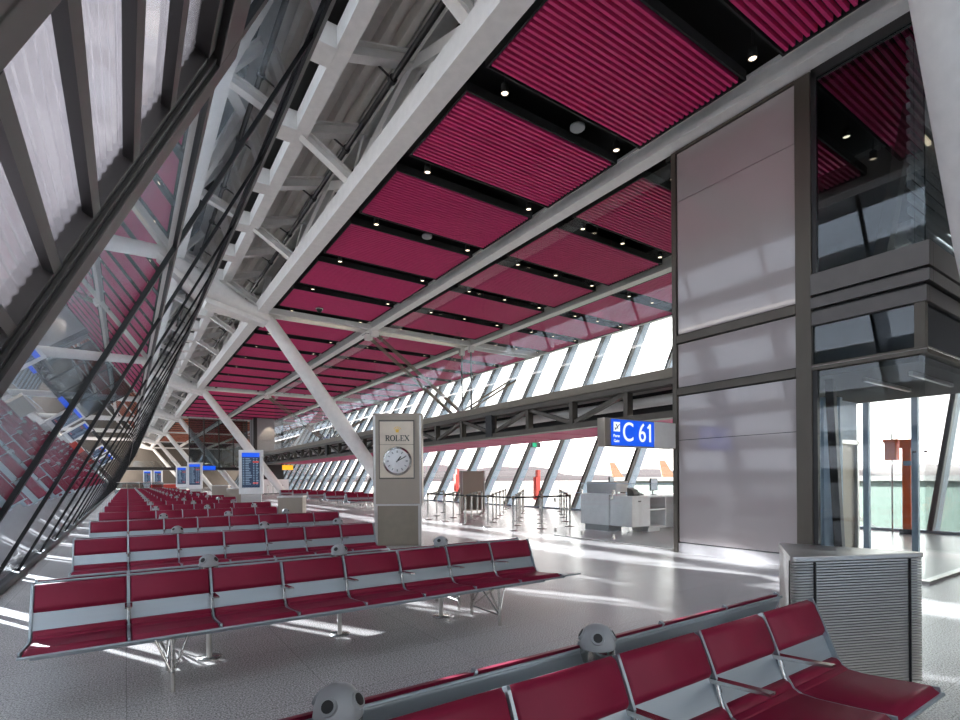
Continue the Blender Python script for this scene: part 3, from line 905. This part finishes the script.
for ang, ln, w, nm in ((38, .13, .026, 'hour_hand'), (62, .20, .018, 'minute_hand')):
    a = math.radians(ang)
    MB().bar((-math.sin(a) * .03, -.062, 1.90 - math.cos(a) * .03), (math.sin(a) * ln, -.062, 1.90 + math.cos(a) * ln), w, .004, (0, 1, 0)).build(nm, M['ink'], ck)
# crown emblem: five rays with balls above an oval base
cr = MB()
cx, cz = 0, 2.56
for i in range(5):
    a = math.radians(-44 + 22 * i); ln = .105 if i in (1, 2, 3) else .1
    tx, tz = cx + math.sin(a) * ln, cz + math.cos(a) * ln
    cr.add([(cx + math.sin(a) * .01 - .016, -.02, cz), (cx + math.sin(a) * .01 + .016, -.02, cz), (tx, -.02, tz), (cx + math.sin(a) * .01 - .016, -.014, cz), (cx + math.sin(a) * .01 + .016, -.014, cz), (tx, -.014, tz)], [(0, 1, 2), (3, 5, 4), (0, 3, 4, 1), (1, 4, 5, 2), (2, 5, 3, 0)])
    cr.tube((tx, -.014, tz), (tx, -.022, tz), .012, n=10)
cr.box((-.036, -.021, cz - .018), (.036, -.014, cz + .004))
cr.build('crown_emblem', M['gold'], ck)
# lettering with serifs, stroke by stroke
lt = MB()
def st(x0, z0, x1, z1, w): lt.bar((x0, -.018, z0), (x1, -.018, z1), w, .006, (0, 1, 0))
def arc(cx, cz, rx, rz, a0, a1, w, n=14):
    for i in range(n):
        a, b = a0 + (a1 - a0) * i / n, a0 + (a1 - a0) * (i + 1) / n
        st(cx + rx * math.cos(a), cz + rz * math.sin(a), cx + rx * math.cos(b), cz + rz * math.sin(b), w * (.55 + .6 * abs(math.cos((a + b) / 2))))
H_ = .12; zb = 2.355; zt = zb + H_
x = -.245   # R
st(x, zb, x, zt, .022); st(x - .018, zb, x + .018, zb, .009); st(x - .018, zt, x + .02, zt, .009)
arc(x + .03, zt - .03, .03, .03, -PI / 2, PI / 2, .018); st(x, zt - .002, x + .03, zt - .002, .009); st(x, zt - .06, x + .03, zt - .06, .009)
st(x + .025, zt - .06, x + .065, zb, .02); st(x + .055, zb, x + .085, zb, .009)
arc(-.105, zb + H_ / 2, .046, H_ / 2, 0, 2 * PI, .022, 24)   # O
x = -.02    # L
st(x, zb, x, zt, .022); st(x - .02, zt, x + .02, zt, .009); st(x - .02, zb, x + .06, zb, .01); st(x + .06, zb, x + .064, zb + .035, .012)
x = .085    # E
st(x, zb, x, zt, .022); st(x - .02, zt, x + .058, zt, .01); st(x - .02, zb, x + .062, zb, .01); st(x, zb + H_ / 2, x + .042, zb + H_ / 2, .01)
st(x + .058, zt, x + .06, zt - .03, .01); st(x + .062, zb, x + .066, zb + .035, .01)
x = .215    # X
st(x - .04, zt, x + .042, zb, .024); st(x + .036, zt, x - .04, zb, .011)
for a in (-.04, .036): st(x + a - .02, zt, x + a + .02, zt, .009); st(x + a - .02, zb, x + a + .02, zb, .009)
lt.build('lettering', M['ink'], ck)

# ------------------------------------------------------------------ pixel helper for floor positions measured off the photograph
cy_, sy_ = math.cos(YAW), math.sin(YAW)
def ray(u, v):
    x = (u - 480) / F_PX; y = (V_H - v) / F_PX
    r = x + ROLL * y; up = y - ROLL * x
    return (r * cy_ + sy_, -r * sy_ + cy_, up)
def onfloor(u, v):
    d = ray(u, v); t = -CAMH / d[2]
    return Vector((d[0] * t, d[1] * t, 0))

# ------------------------------------------------------------------ queue barrier posts and belts
posts_px = [(168, 598), (220, 575), (262, 555), (270, 610), (320, 585), (358, 568), (392, 627), (430, 598), (465, 577), (492, 558),
            (528, 643), (558, 613), (578, 592), (600, 572), (620, 552), (635, 537), (680, 665), (700, 632), (712, 605), (722, 585), (735, 560), (742, 545),
            (853, 652), (850, 620), (846, 595), (840, 570)]
PTS = [onfloor(400 + a / 6, 420 + b / 6) for a, b in posts_px] + [onfloor(540 + a / 6, 420 + b / 6) for a, b in ((180, 638), (160, 608), (145, 585), (130, 565), (120, 548))]
lines = [[0, 1, 2], [3, 4, 5], [6, 7, 8, 9], [10, 11, 12, 13, 14, 15], [16, 17, 18, 19, 20, 21], [22, 23, 24, 25], [26, 27, 28, 29, 30]]
lname = ['leftmost', 'second', 'third', 'fourth', 'fifth', 'sixth', 'rightmost']
bp = None
for li, ln in enumerate(lines):
    for q, i in enumerate(ln):
        lab = 'steel queue barrier post, %s in the %s line of posts from the left' % (['nearest', 'second', 'third', 'fourth', 'fifth', 'sixth'][q], lname[li])
        if bp is None:
            bp = thing('barrier_post', lab, 'barrier post', PTS[i], 'queue barrier posts')
            MB().lathe([(0, 0), (.16, 0), (.16, .012), (.05, .025), (.0, .03)], n=20).build('base', M['brushed'], bp)
            MB().tube((0, 0, .02), (0, 0, .9), .032, n=14).build('pole', M['chrome'], bp)
            MB().lathe([(.0, .89), (.04, .89), (.04, .98), (.03, .99), (0, .99)], n=14).build('belt_head', M['stone_dark'], bp)
        else: copy_tree(bp, PTS[i], lab)
def belt(a, b, lab):
    d = (b - a).normalized()
    p, q = a + d * .042, b - d * .042
    o = MB().bar((p.x, p.y, .945), (q.x, q.y, .945), .004, .05).build('barrier_belt', M['black'])
    tag(o, lab, 'barrier belt', 'queue barrier belts')
nr_names = ['leftmost pair', 'second pair', 'third pair', 'fourth pair', 'fifth pair', 'sixth pair']
for k, (a, b) in enumerate(((0, 3), (3, 6), (6, 10), (10, 16), (16, 22), (22, 26))):
    belt(PTS[a], PTS[b], 'dark belt stretched between the %s of posts in the front line' % nr_names[k])
for li, ln in enumerate(lines):
    for q in range(len(ln) - 1):
        belt(PTS[ln[q]], PTS[ln[q + 1]], 'dark belt %s from the front in the %s line of posts' % (['first', 'second', 'third', 'fourth', 'fifth'][q], lname[li]))

# ------------------------------------------------------------------ gate desk and glass gate
dk = thing('gate_desk', 'white L-shaped boarding desk behind the glass gate under the blue sign', 'desk', (11.0, 9.0, 0))
MB().box((0, .9, .18), (.7, 1.98, 1.05)).build('end_cabinet', M['desk'], dk, bevel=.01)
MB().box((.1, 1.0, 0), (.62, 1.9, .18)).build('plinth', M['deskgrey'], dk)
MB().box((.28, .9, 1.05), (.36, 2.0, 1.38)).box((.36, 1.92, 1.05), (2.0, 2.0, 1.38)).build('upstand', M['deskgrey'], dk)
MB().box((.0, .1, .95), (2.9, .95, 1.0)).build('worktop', M['desk'], dk, bevel=.006)
MB().box((.05, .15, .18), (.75, .9, .95)).build('drawer_unit', M['desk'], dk)
MB().box((.75, .15, .12), (.79, .9, .95)).box((1.45, .15, .12), (1.49, .9, .95)).box((.79, .15, .12), (1.45, .9, .16)).box((.79, .15, .6), (1.45, .9, .64)).box((.79, .86, .12), (1.45, .9, .95)).build('open_shelves', M['desk'], dk)
MB().box((.9, .3, 0), (1.4, .85, .12)).build('plinth', M['desk'], dk)
MB().box((1.49, .8, .0), (2.86, .86, .95)).build('modesty_panel', M['desk'], dk)
MB().box((2.8, .15, 0), (2.88, .9, .95)).build('end_panel', M['desk'], dk)
MB().box((.3, .138, .84), (.4, .15, .87)).build('drawer_pull', M['dark'], dk)
def monitor(loc, rz, lab):
    t = thing('desk_monitor', lab, 'monitor', loc, None, rz)
    MB().box((-.27, -.02, .12), (.27, .02, .47)).build('screen_case', M['dark'], t, bevel=.006)
    MB().box((-.25, -.024, .14), (.25, -.02, .45)).build('screen', M['blind'], t)
    MB().tube((0, .03, .01), (0, .03, .2), .02, n=8).build('stand', M['dark'], t)
    MB().lathe([(0, 0), (.11, 0), (.11, .012), (0, .016)], n=16).build('foot', M['dark'], t)
monitor((11.55, 10.3, 1.05), .5, 'dark computer monitor at the left end of the white boarding desk')
monitor((12.4, 9.5, 1.0), .3, 'blue-lit computer monitor in the middle of the white boarding desk')
monitor((13.6, 9.5, 1.0), .2, 'computer monitor at the right end of the white boarding desk beside the tower')
t = thing('desk_telephone', 'small dark telephone on the boarding desk between the monitors', 'telephone', (11.75, 9.5, 1.0))
MB().hexa([(-.1, -.1, 0), (.1, -.1, 0), (.1, .1, 0), (-.1, .1, 0), (-.1, -.09, .03), (.1, -.09, .03), (.1, .1, .1), (-.1, .1, .1)]).build('phone_base', M['dark'], t)
MB().tube((-.07, -.08, .06), (-.07, .09, .13), .022, n=8).build('handset', M['black'], t)
t = thing('document_scanner', 'black scanner box standing on the boarding desk beside the telephone', 'scanner', (11.35, 9.35, 1.0))
MB().hexa([(-.12, -.12, 0), (.12, -.12, 0), (.12, .12, 0), (-.12, .12, 0), (-.1, -.06, .16), (.1, -.06, .16), (.12, .12, .22), (-.12, .12, .22)]).build('case', M['dark'], t, bevel=.01)
MB().box((-.08, -.13, .02), (.08, -.118, .06)).build('slot', M['black'], t)
gl = thing('glass_gate', 'frameless clear glass barrier with steel clips in front of the boarding desk', 'glass barrier', (9.22, 0, 0))
for i, (y0, y1, h) in enumerate(((6.6, 8.2, 1.36), (8.22, 9.2, 1.36), (9.22, 10.15, 1.13))):
    MB().box((-.007, y0, .03), (.007, y1, h)).build('glass_pane', M['glassB'], gl)
    MB().box((-.012, y0, h), (.012, y1, h + .012)).build('top_edge', M['blind'], gl)
    for zc in (.1, h - .25): MB().box((-.025, y1 - .06, zc), (.025, y1 - .01, zc + .1)).build('clip', M['chrome'], gl)
    MB().box((-.02, y0, 0), (.02, y1, .03)).build('floor_channel', M['brushed'], gl)
MB().tube((-.03, 8.21, 1.0), (-.03, 8.21, 1.1), .045, n=12).build('lock', M['chrome'], gl)

# orange posts behind the lift glazing
def at_x(u, v, X):
    d = ray(u, v); t = X / d[0]; return Vector((X, d[1] * t, CAMH + d[2] * t))
p = at_x(908, 526, 16.6)
t = thing('orange_post', 'tall orange metal post seen through the glass of the lift tower', 'post', (p.x, p.y, 0))
MB().box((-.09, -.09, .12), (.09, .09, 2.25)).build('shaft', M['orange'], t, bevel=.01)
MB().box((-.13, -.13, 2.2), (.13, .13, 2.42)).build('head', M['orange'], t, bevel=.01)
MB().box((-.14, -.14, 0), (.14, .14, .12)).build('foot', M['dark'], t)
MB().box((-.1, -.1, 1.75), (-.088, .06, 1.87)).build('sticker', M['blind'], t)
p = at_x(892, 462, 16.6)
t = thing('orange_box', 'small orange box on a thin pole behind the lift glass, left of the orange post', 'box', (p.x, p.y, 0))
MB().tube((0, 0, 0), (0, 0, 2.6), .018, n=8).build('pole', M['plinth'], t)
MB().box((-.12, -.13, 1.9), (.12, .13, 2.42)).build('case', M['orange'], t, bevel=.01)
MB().box((-.14, -.16, 2.36), (.14, .16, 2.44)).build('cap', M['orange'], t)

# grey freestanding cabinet beyond the barrier posts
t = thing('information_kiosk', 'plain grey-brown freestanding kiosk behind the queue barrier posts', 'kiosk', (12.75, 19.3, 0), None, -.3)
MB().box((-.48, 0, .08), (.48, .4, 1.82)).build('body', M['stone'], t, bevel=.01)
for s_ in (-1, 1): MB().box((s_ * .48, -.02, .0), (s_ * .53, .42, 1.84)).build('side_frame', M['brushed'], t)
MB().box((-.42, -.01, .15), (.42, 0, .75)).build('lower_panel', M['bronze'], t)

# litter bins
def bin_(loc, lab, w=.85, h=1.08):
    t = thing('litter_bin', lab, 'bin', loc, None, -.5)
    MB().box((-w/2, 0, .06), (w/2, .5, h - .05)).build('body', M['stone'], t, bevel=.015)
    MB().box((-w/2 - .02, -.02, h - .05), (w/2 + .02, .52, h)).build('lid', M['brushed'], t)
    MB().box((-w/2 + .04, .04, 0), (w/2 - .04, .46, .06)).build('plinth', M['black'], t)
    MB().box((-w/2 + .06, -.008, .12), (w/2 - .06, 0, h - .3)).build('front_panel', M['stone'], t)
bin_((4.2, 16.6, 0), 'beige metal bin unit standing at the right end of the fourth row of seats', .74, 1.0)
bin_((5.0, 31.4, 0), 'grey bin unit in front of the nearest white information pylon', .8, 1.05)
bin_((6.1, 45, 0), 'grey bin unit far back beyond the nearest information pylon', 1.2, 1.1)

# information pylons
def pylon(loc, rz, lab):
    t = thing('information_pylon', lab, 'information display', loc, 'white flight information pylons', rz)
    MB().box((-.6, 0, .75), (.6, .25, 3.1)).build('housing', M['desk'], t, bevel=.02)
    MB().box((-.5, .03, 0), (.5, .22, .75)).build('base', M['brushed'], t)
    sc = MB().box((-.44, -.02, 1.1), (.44, .0, 2.95)).build('screen', M['screen'], t)
    MB().box((-.44, -.026, 2.72), (.44, -.02, 2.95)).build('header', M['blue'], sc)
    for r in range(16):
        l = MB(); z = 2.62 - r * .09
        l.box((-.40, -.025, z), (-.32, -.02, z + .035)); l.box((-.26, -.025, z), (random.uniform(-.1, .06), -.02, z + .035)); l.box((.12, -.025, z), (.18, -.02, z + .035)); l.box((.26, -.025, z), (random.uniform(.32, .4), -.02, z + .035))
        l.build('text_line', M['screenline'], sc)
    MB().box((.1, -.027, 2.42), (.40, -.02, 2.5)).box((.1, -.027, 1.3), (.36, -.02, 1.37)).build('alert_line', M['screenred'], sc)
    return t
pyl = pylon((5.55, 29.9, 0), -.35, 'white flight information pylon with dark screen, nearest and largest')
copy_tree(pyl, (5.15, 53.0, 0), 'white flight information pylon, second from the camera')
copy_tree(pyl, (5.35, 68.5, 0), 'white flight information pylon, third from the camera')
copy_tree(pyl, (4.25, 96, 0), 'white flight information pylon far back, right one of the farthest two')
copy_tree(pyl, (2.9, 97, 0), 'white flight information pylon far back, left one of the farthest two')

# ------------------------------------------------------------------ far end
ft_ = thing('far_tower', 'tall grey clad tower with dark frame far back, lit by one warm spotlight', 'tower', (11.35, 58.6, 0))
MB().box((0, 0, 0), (2.7, 3.0, 8.0)).build('core', M['grey_plastic'], ft_)
for z0, z1 in ((.1, 1.55), (3.1, 4.5), (4.6, 5.6), (5.7, 7.9)): MB().box((.15, -.06, z0), (2.55, 0, z1)).build('panel', M['grey_plastic'], ft_)
MB().box((-.2, -.1, 0), (.15, .1, 8.0)).box((2.55, -.1, 0), (2.8, .1, 8)).box((.15, -.1, 3.0), (2.55, .0, 3.1)).box((.15, -.1, 1.55), (2.55, 0, 3.0)).build('frame', M['dark'], ft_)
lo = bpy.data.lights.new('tower_spot', 'SPOT'); lo.energy = 90; lo.spot_size = 1.0; lo.color = (1, .8, .6); lo.shadow_soft_size = .1
l = bpy.data.objects.new('tower_spot', lo); COL.objects.link(l); l.location = (12.7, 57.7, 8.0); l.rotation_euler = (math.radians(14), 0, 0)
gt = thing('glass_screen', 'dark glazed screen wall far back left of the grey tower', 'glass screen', (4.5, 62, 0))
MB().box((1.0, 0, 2.6), (6.7, .1, 2.9)).build('transom', M['dark'], gt)
for i in range(5): MB().box((1.0 + i * 1.4, 0, 2.9), (1.1 + i * 1.4, .1, 8.0)).build('post', M['dark'], gt)
for i in range(4): MB().box((1.1 + i * 1.4, .04, 2.9), (2.4 + i * 1.4, .06, 8.0)).build('glass_pane', M['glassT'], gt)
wp = thing('white_partition', 'low white partition wall far back in front of the grey tower', 'partition', (12.9, 57.4, 0))
MB().box((-1.2, 0, .1), (1.5, .12, 1.55)).build('board', M['desk'], wp); MB().box((-1.1, .02, 0), (1.4, .1, .1)).build('foot', M['dark'], wp)
for q in range(4): copy_tree(bp, (12.1 + .48 * q, 56.4, 0), 'steel barrier post before the low white partition far back, %s of four' % ['leftmost', 'second', 'third', 'rightmost'][q])
def hsign(x0, x1, z0, z1, y, m, lab, cat='sign', top=8.0):
    t = thing('hanging_sign', lab, cat, ((x0 + x1) / 2, y, z1))
    w = (x1 - x0) / 2
    MB().box((-w, 0, z0 - z1), (w, .12, 0)).build('housing', M['dark'], t)
    MB().box((-w + .02, -.01, z0 - z1 + .02), (w - .02, 0, -.02)).build('sign_face', m, t)
    for s_ in (-1, 1): MB().tube((s_ * w * .8, .06, 0), (s_ * w * .8, .06, top - z1), .015, n=6).build('suspension_rod', M['dark'], t)
    return t
hsign(13.15, 14.25, 2.48, 3.0, 55, M['yellow'], 'small yellow hanging sign far back right of the grey tower', top=3.15)
hsign(6.3, 7.5, 2.5, 2.95, 58, M['blue'], 'small blue hanging sign far back left of the nearest information pylon')
hsign(10.0, 11.0, 2.45, 2.95, 58.2, M['blue'], 'small blue hanging sign far back right of the nearest information pylon')
t = thing('exit_sign', 'small green exit sign under the footbridge in front of the right windows', 'sign', (13.4, 16.0, 2.72))
MB().box((-.02, 0, 0), (.42, .06, .2)).build('housing', M['grey_plastic'], t)
MB().box((.0, -.008, .02), (.2, 0, .18)).build('sign_face', M['green'], t)
MB().tube((.2, .03, .2), (.2, .03, .32), .012, n=6).build('stem', M['dark'], t)
bl = thing('glass_balustrade', 'teal-tinted glass balustrade far back at the end of the seat rows', 'balustrade', (0, 72, 0))
for i in range(4): MB().box((-1.0 + i * 1.2, 0, .05), (.15 + i * 1.2, .02, 1.3)).build('glass_pane', M['glassT'], bl)
MB().box((-1.0, -.03, 1.3), (3.75, .05, 1.36)).build('handrail', M['brushed'], bl)
t = thing('far_counter', 'long orange-red counter far back beyond the seat rows', 'counter', (4.2, 84, 0))
MB().box((-1.4, 0, .1), (2.6, .7, 1.0)).build('body', M['mast'], t); MB().box((-1.5, -.05, 1.0), (2.7, .75, 1.06)).build('top', M['desk'], t); MB().box((-1.3, .05, 0), (2.5, .65, .1)).build('plinth', M['dark'], t)
fb = thing('far_bridge', 'dark overhead walkway crossing the hall at the far end', 'footbridge', (0, 100, 0))
MB().box((-.5, 0, 3.2), (17, 2, 3.7)).build('deck', M['dark'], fb); MB().box((-.5, 0, 3.7), (17, .06, 4.7)).build('glass_pane', M['glassB'], fb)

# ------------------------------------------------------------------ outside
GZ = -4.6
struct(MB().box((-900, -600, GZ - .4), (1500, 1500, GZ)).build('ground', M['apron']))
hl = MB(); n = 90; vs = []
for i in range(n + 1):
    a = -.9 + 2.6 * i / n
    r = 1150
    h = 20 + 10 * math.sin(i * .31) + 6 * math.sin(i * .83 + 1) + 3 * math.sin(i * 1.9)
    vs += [(r * math.cos(a), r * math.sin(a) + 20, GZ - 1), (r * math.cos(a), r * math.sin(a) + 20, h), ((r + 200) * math.cos(a), (r + 200) * math.sin(a) + 20, GZ - 1)]
hl.add(vs, [f for i in range(n) for f in ((3*i, 3*i+3, 3*i+4, 3*i+1), (3*i+1, 3*i+4, 3*i+5, 3*i+2))], True)
struct(hl.build('hills', M['hill']))
def at_d(u, v, d):
    r = ray(u, v); k = d / math.hypot(r[0], r[1]); return Vector((r[0] * k, r[1] * k, CAMH + r[2] * k))
def aircraft(px, d, rz, lab):
    p = at_d(*px, d)
    t = thing('airliner', lab, 'aeroplane', (p.x, p.y, GZ), None, rz)
    MB().lathe([(0, 0), (.9, .6), (1.7, 2.2), (1.95, 4.5), (1.95, 24), (1.4, 29), (.5, 34), (0, 35)], n=20).build('fuselage', M['plane'], t)
    fo = t.children[-1]; fo.rotation_euler = (0, PI / 2, 0); fo.location = (-34, 0, 3.3)
    f = MB(); prf = [(-5.2, 4.6), (-.4, 4.6), (1.0, 11.4), (-.9, 11.4)]
    f.add([(x, -.16, z) for x, z in prf] + [(x, .16, z) for x, z in prf], [(0, 1, 2, 3), (7, 6, 5, 4), (0, 4, 5, 1), (1, 5, 6, 2), (2, 6, 7, 3), (3, 7, 4, 0)])
    f.build('tail_fin', M['tail'], t)
    w = MB()
    for s_ in (-1, 1):
        w.hexa([(-20, s_ * 1.5, 2.3), (-14.5, s_ * 1.5, 2.3), (-9.5, s_ * 16, 3.3), (-11.5, s_ * 16, 3.3), (-20, s_ * 1.5, 2.7), (-14.5, s_ * 1.5, 2.7), (-9.5, s_ * 16, 3.45), (-11.5, s_ * 16, 3.45)])
        w.hexa([(-3.6, s_ * .6, 4.0), (-.8, s_ * .6, 4.0), (.9, s_ * 5.5, 4.4), (-.6, s_ * 5.5, 4.4), (-3.6, s_ * .6, 4.2), (-.8, s_ * .6, 4.2), (.9, s_ * 5.5, 4.5), (-.6, s_ * 5.5, 4.5)])
    w.build('wing', M['plane'], t)
    g_ = MB()
    for x, y in ((-29, 0), (-16, 2.4), (-16, -2.4)): g_.tube((x, y, .45), (x, y, 2.6), .12, n=8).tube((x, y - .2, .5), (x, y + .2, .5), .5, n=14)
    g_.build('landing_gear', M['dark'], t)
aircraft((612, 470), 190, 2.6, 'airliner with orange tail on the apron, seen left of the blue sign')
aircraft((662, 470), 175, 2.6, 'airliner with orange tail on the apron, seen right of the blue sign')
def mast(px, d, h, lab):
    p = at_d(*px, d)
    t = thing('red_mast', lab, 'mast', (p.x, p.y, GZ))
    MB().box((-.15, -.15, .3), (.15, .15, h)).build('shaft', M['mast'], t); MB().box((-.8, -.8, 0), (.8, .8, .3)).build('base', M['apron'], t)
    MB().box((-.36, -.2, h - 2.6), (-.2, .2, h - .6)).build('side_box', M['mast'], t)
mast((457.5, 490), 60, 7.2, 'red mast outside the right windows, behind the grey kiosk')
mast((538, 490), 46, 6.8, 'red mast outside the right windows, right of the grey kiosk')
hp = at_d(905, 480, 62)
t = thing('airport_building', 'pale green low building on the apron seen through the lift glazing', 'building', (hp.x, hp.y, GZ))
MB().box((0, -6, 0), (16, 34, 5.6)).build('wall', M['hangar'], t); MB().box((-.4, -6.4, 5.6), (16.4, 34.4, 6.1)).build('roof_edge', M['vehicle'], t)
hp = at_d(938, 500, 34)
t = thing('boarding_stairs', 'white mobile boarding stairs on the apron seen through the right glazing', 'boarding stairs', (hp.x, hp.y, GZ), None, 1.9)
sm = MB()
for i in range(12): sm.box((i * .32, -.7, .6 + i * .24), (i * .32 + .34, .7, .66 + i * .24))
sm.build('steps', M['vehicle'], t)
MB().bar((0, -.75, 1.6), (3.8, -.75, 4.4), .06, .06).bar((0, .75, 1.6), (3.8, .75, 4.4), .06, .06).bar((0, -.75, .6), (3.8, -.75, 3.4), .06, .2).bar((0, .75, .6), (3.8, .75, 3.4), .06, .2).build('railing', M['plinth'], t)
MB().box((.6, -.8, .45), (5, .8, .75)).build('chassis', M['vehicle'], t)
wm = MB()
for x in (1.2, 4.2):
    for y in (-.8, .8): wm.tube((x, y - .1, .4), (x, y + .1, .4), .4, n=14)
wm.build('wheels', M['dark'], t)

# ------------------------------------------------------------------ light
w = bpy.data.worlds.new('sky'); S.world = w; w.use_nodes = True
N, L = w.node_tree.nodes, w.node_tree.links
bg = N['Background']
tc = N.new('ShaderNodeTexCoord'); sx = N.new('ShaderNodeSeparateXYZ'); L.new(tc.outputs['Generated'], sx.inputs[0])
rp = N.new('ShaderNodeValToRGB'); rp.color_ramp.elements[0].position = .0; rp.color_ramp.elements[0].color = (1, .895, .85, 1)
rp.color_ramp.elements[1].position = .75; rp.color_ramp.elements[1].color = (.80, .79, .82, 1)
e = rp.color_ramp.elements.new(.22); e.color = (.95, .88, .845, 1)
L.new(sx.outputs['Z'], rp.inputs[0]); L.new(rp.outputs[0], bg.inputs[0])
bg.inputs['Strength'].default_value = 2.3
sun = bpy.data.lights.new('sun', 'SUN'); sun.energy = 34; sun.angle = math.radians(.6); sun.color = (1, .90, .82)
so = bpy.data.objects.new('sun', sun); COL.objects.link(so)
so.rotation_euler = Vector((.31, -1, -.44)).to_track_quat('-Z', 'Y').to_euler()

S.view_settings.view_transform = 'Standard'; S.view_settings.look = 'None'; S.view_settings.gamma = 1
S.view_settings.exposure = 1.6; S.view_settings.use_curve_mapping = False
S.cycles.transparent_max_bounces = 40
S.cycles.max_bounces = 10; S.cycles.diffuse_bounces = 6; S.cycles.glossy_bounces = 5
S.cycles.sample_clamp_indirect = 8
S.cycles.use_denoising = True
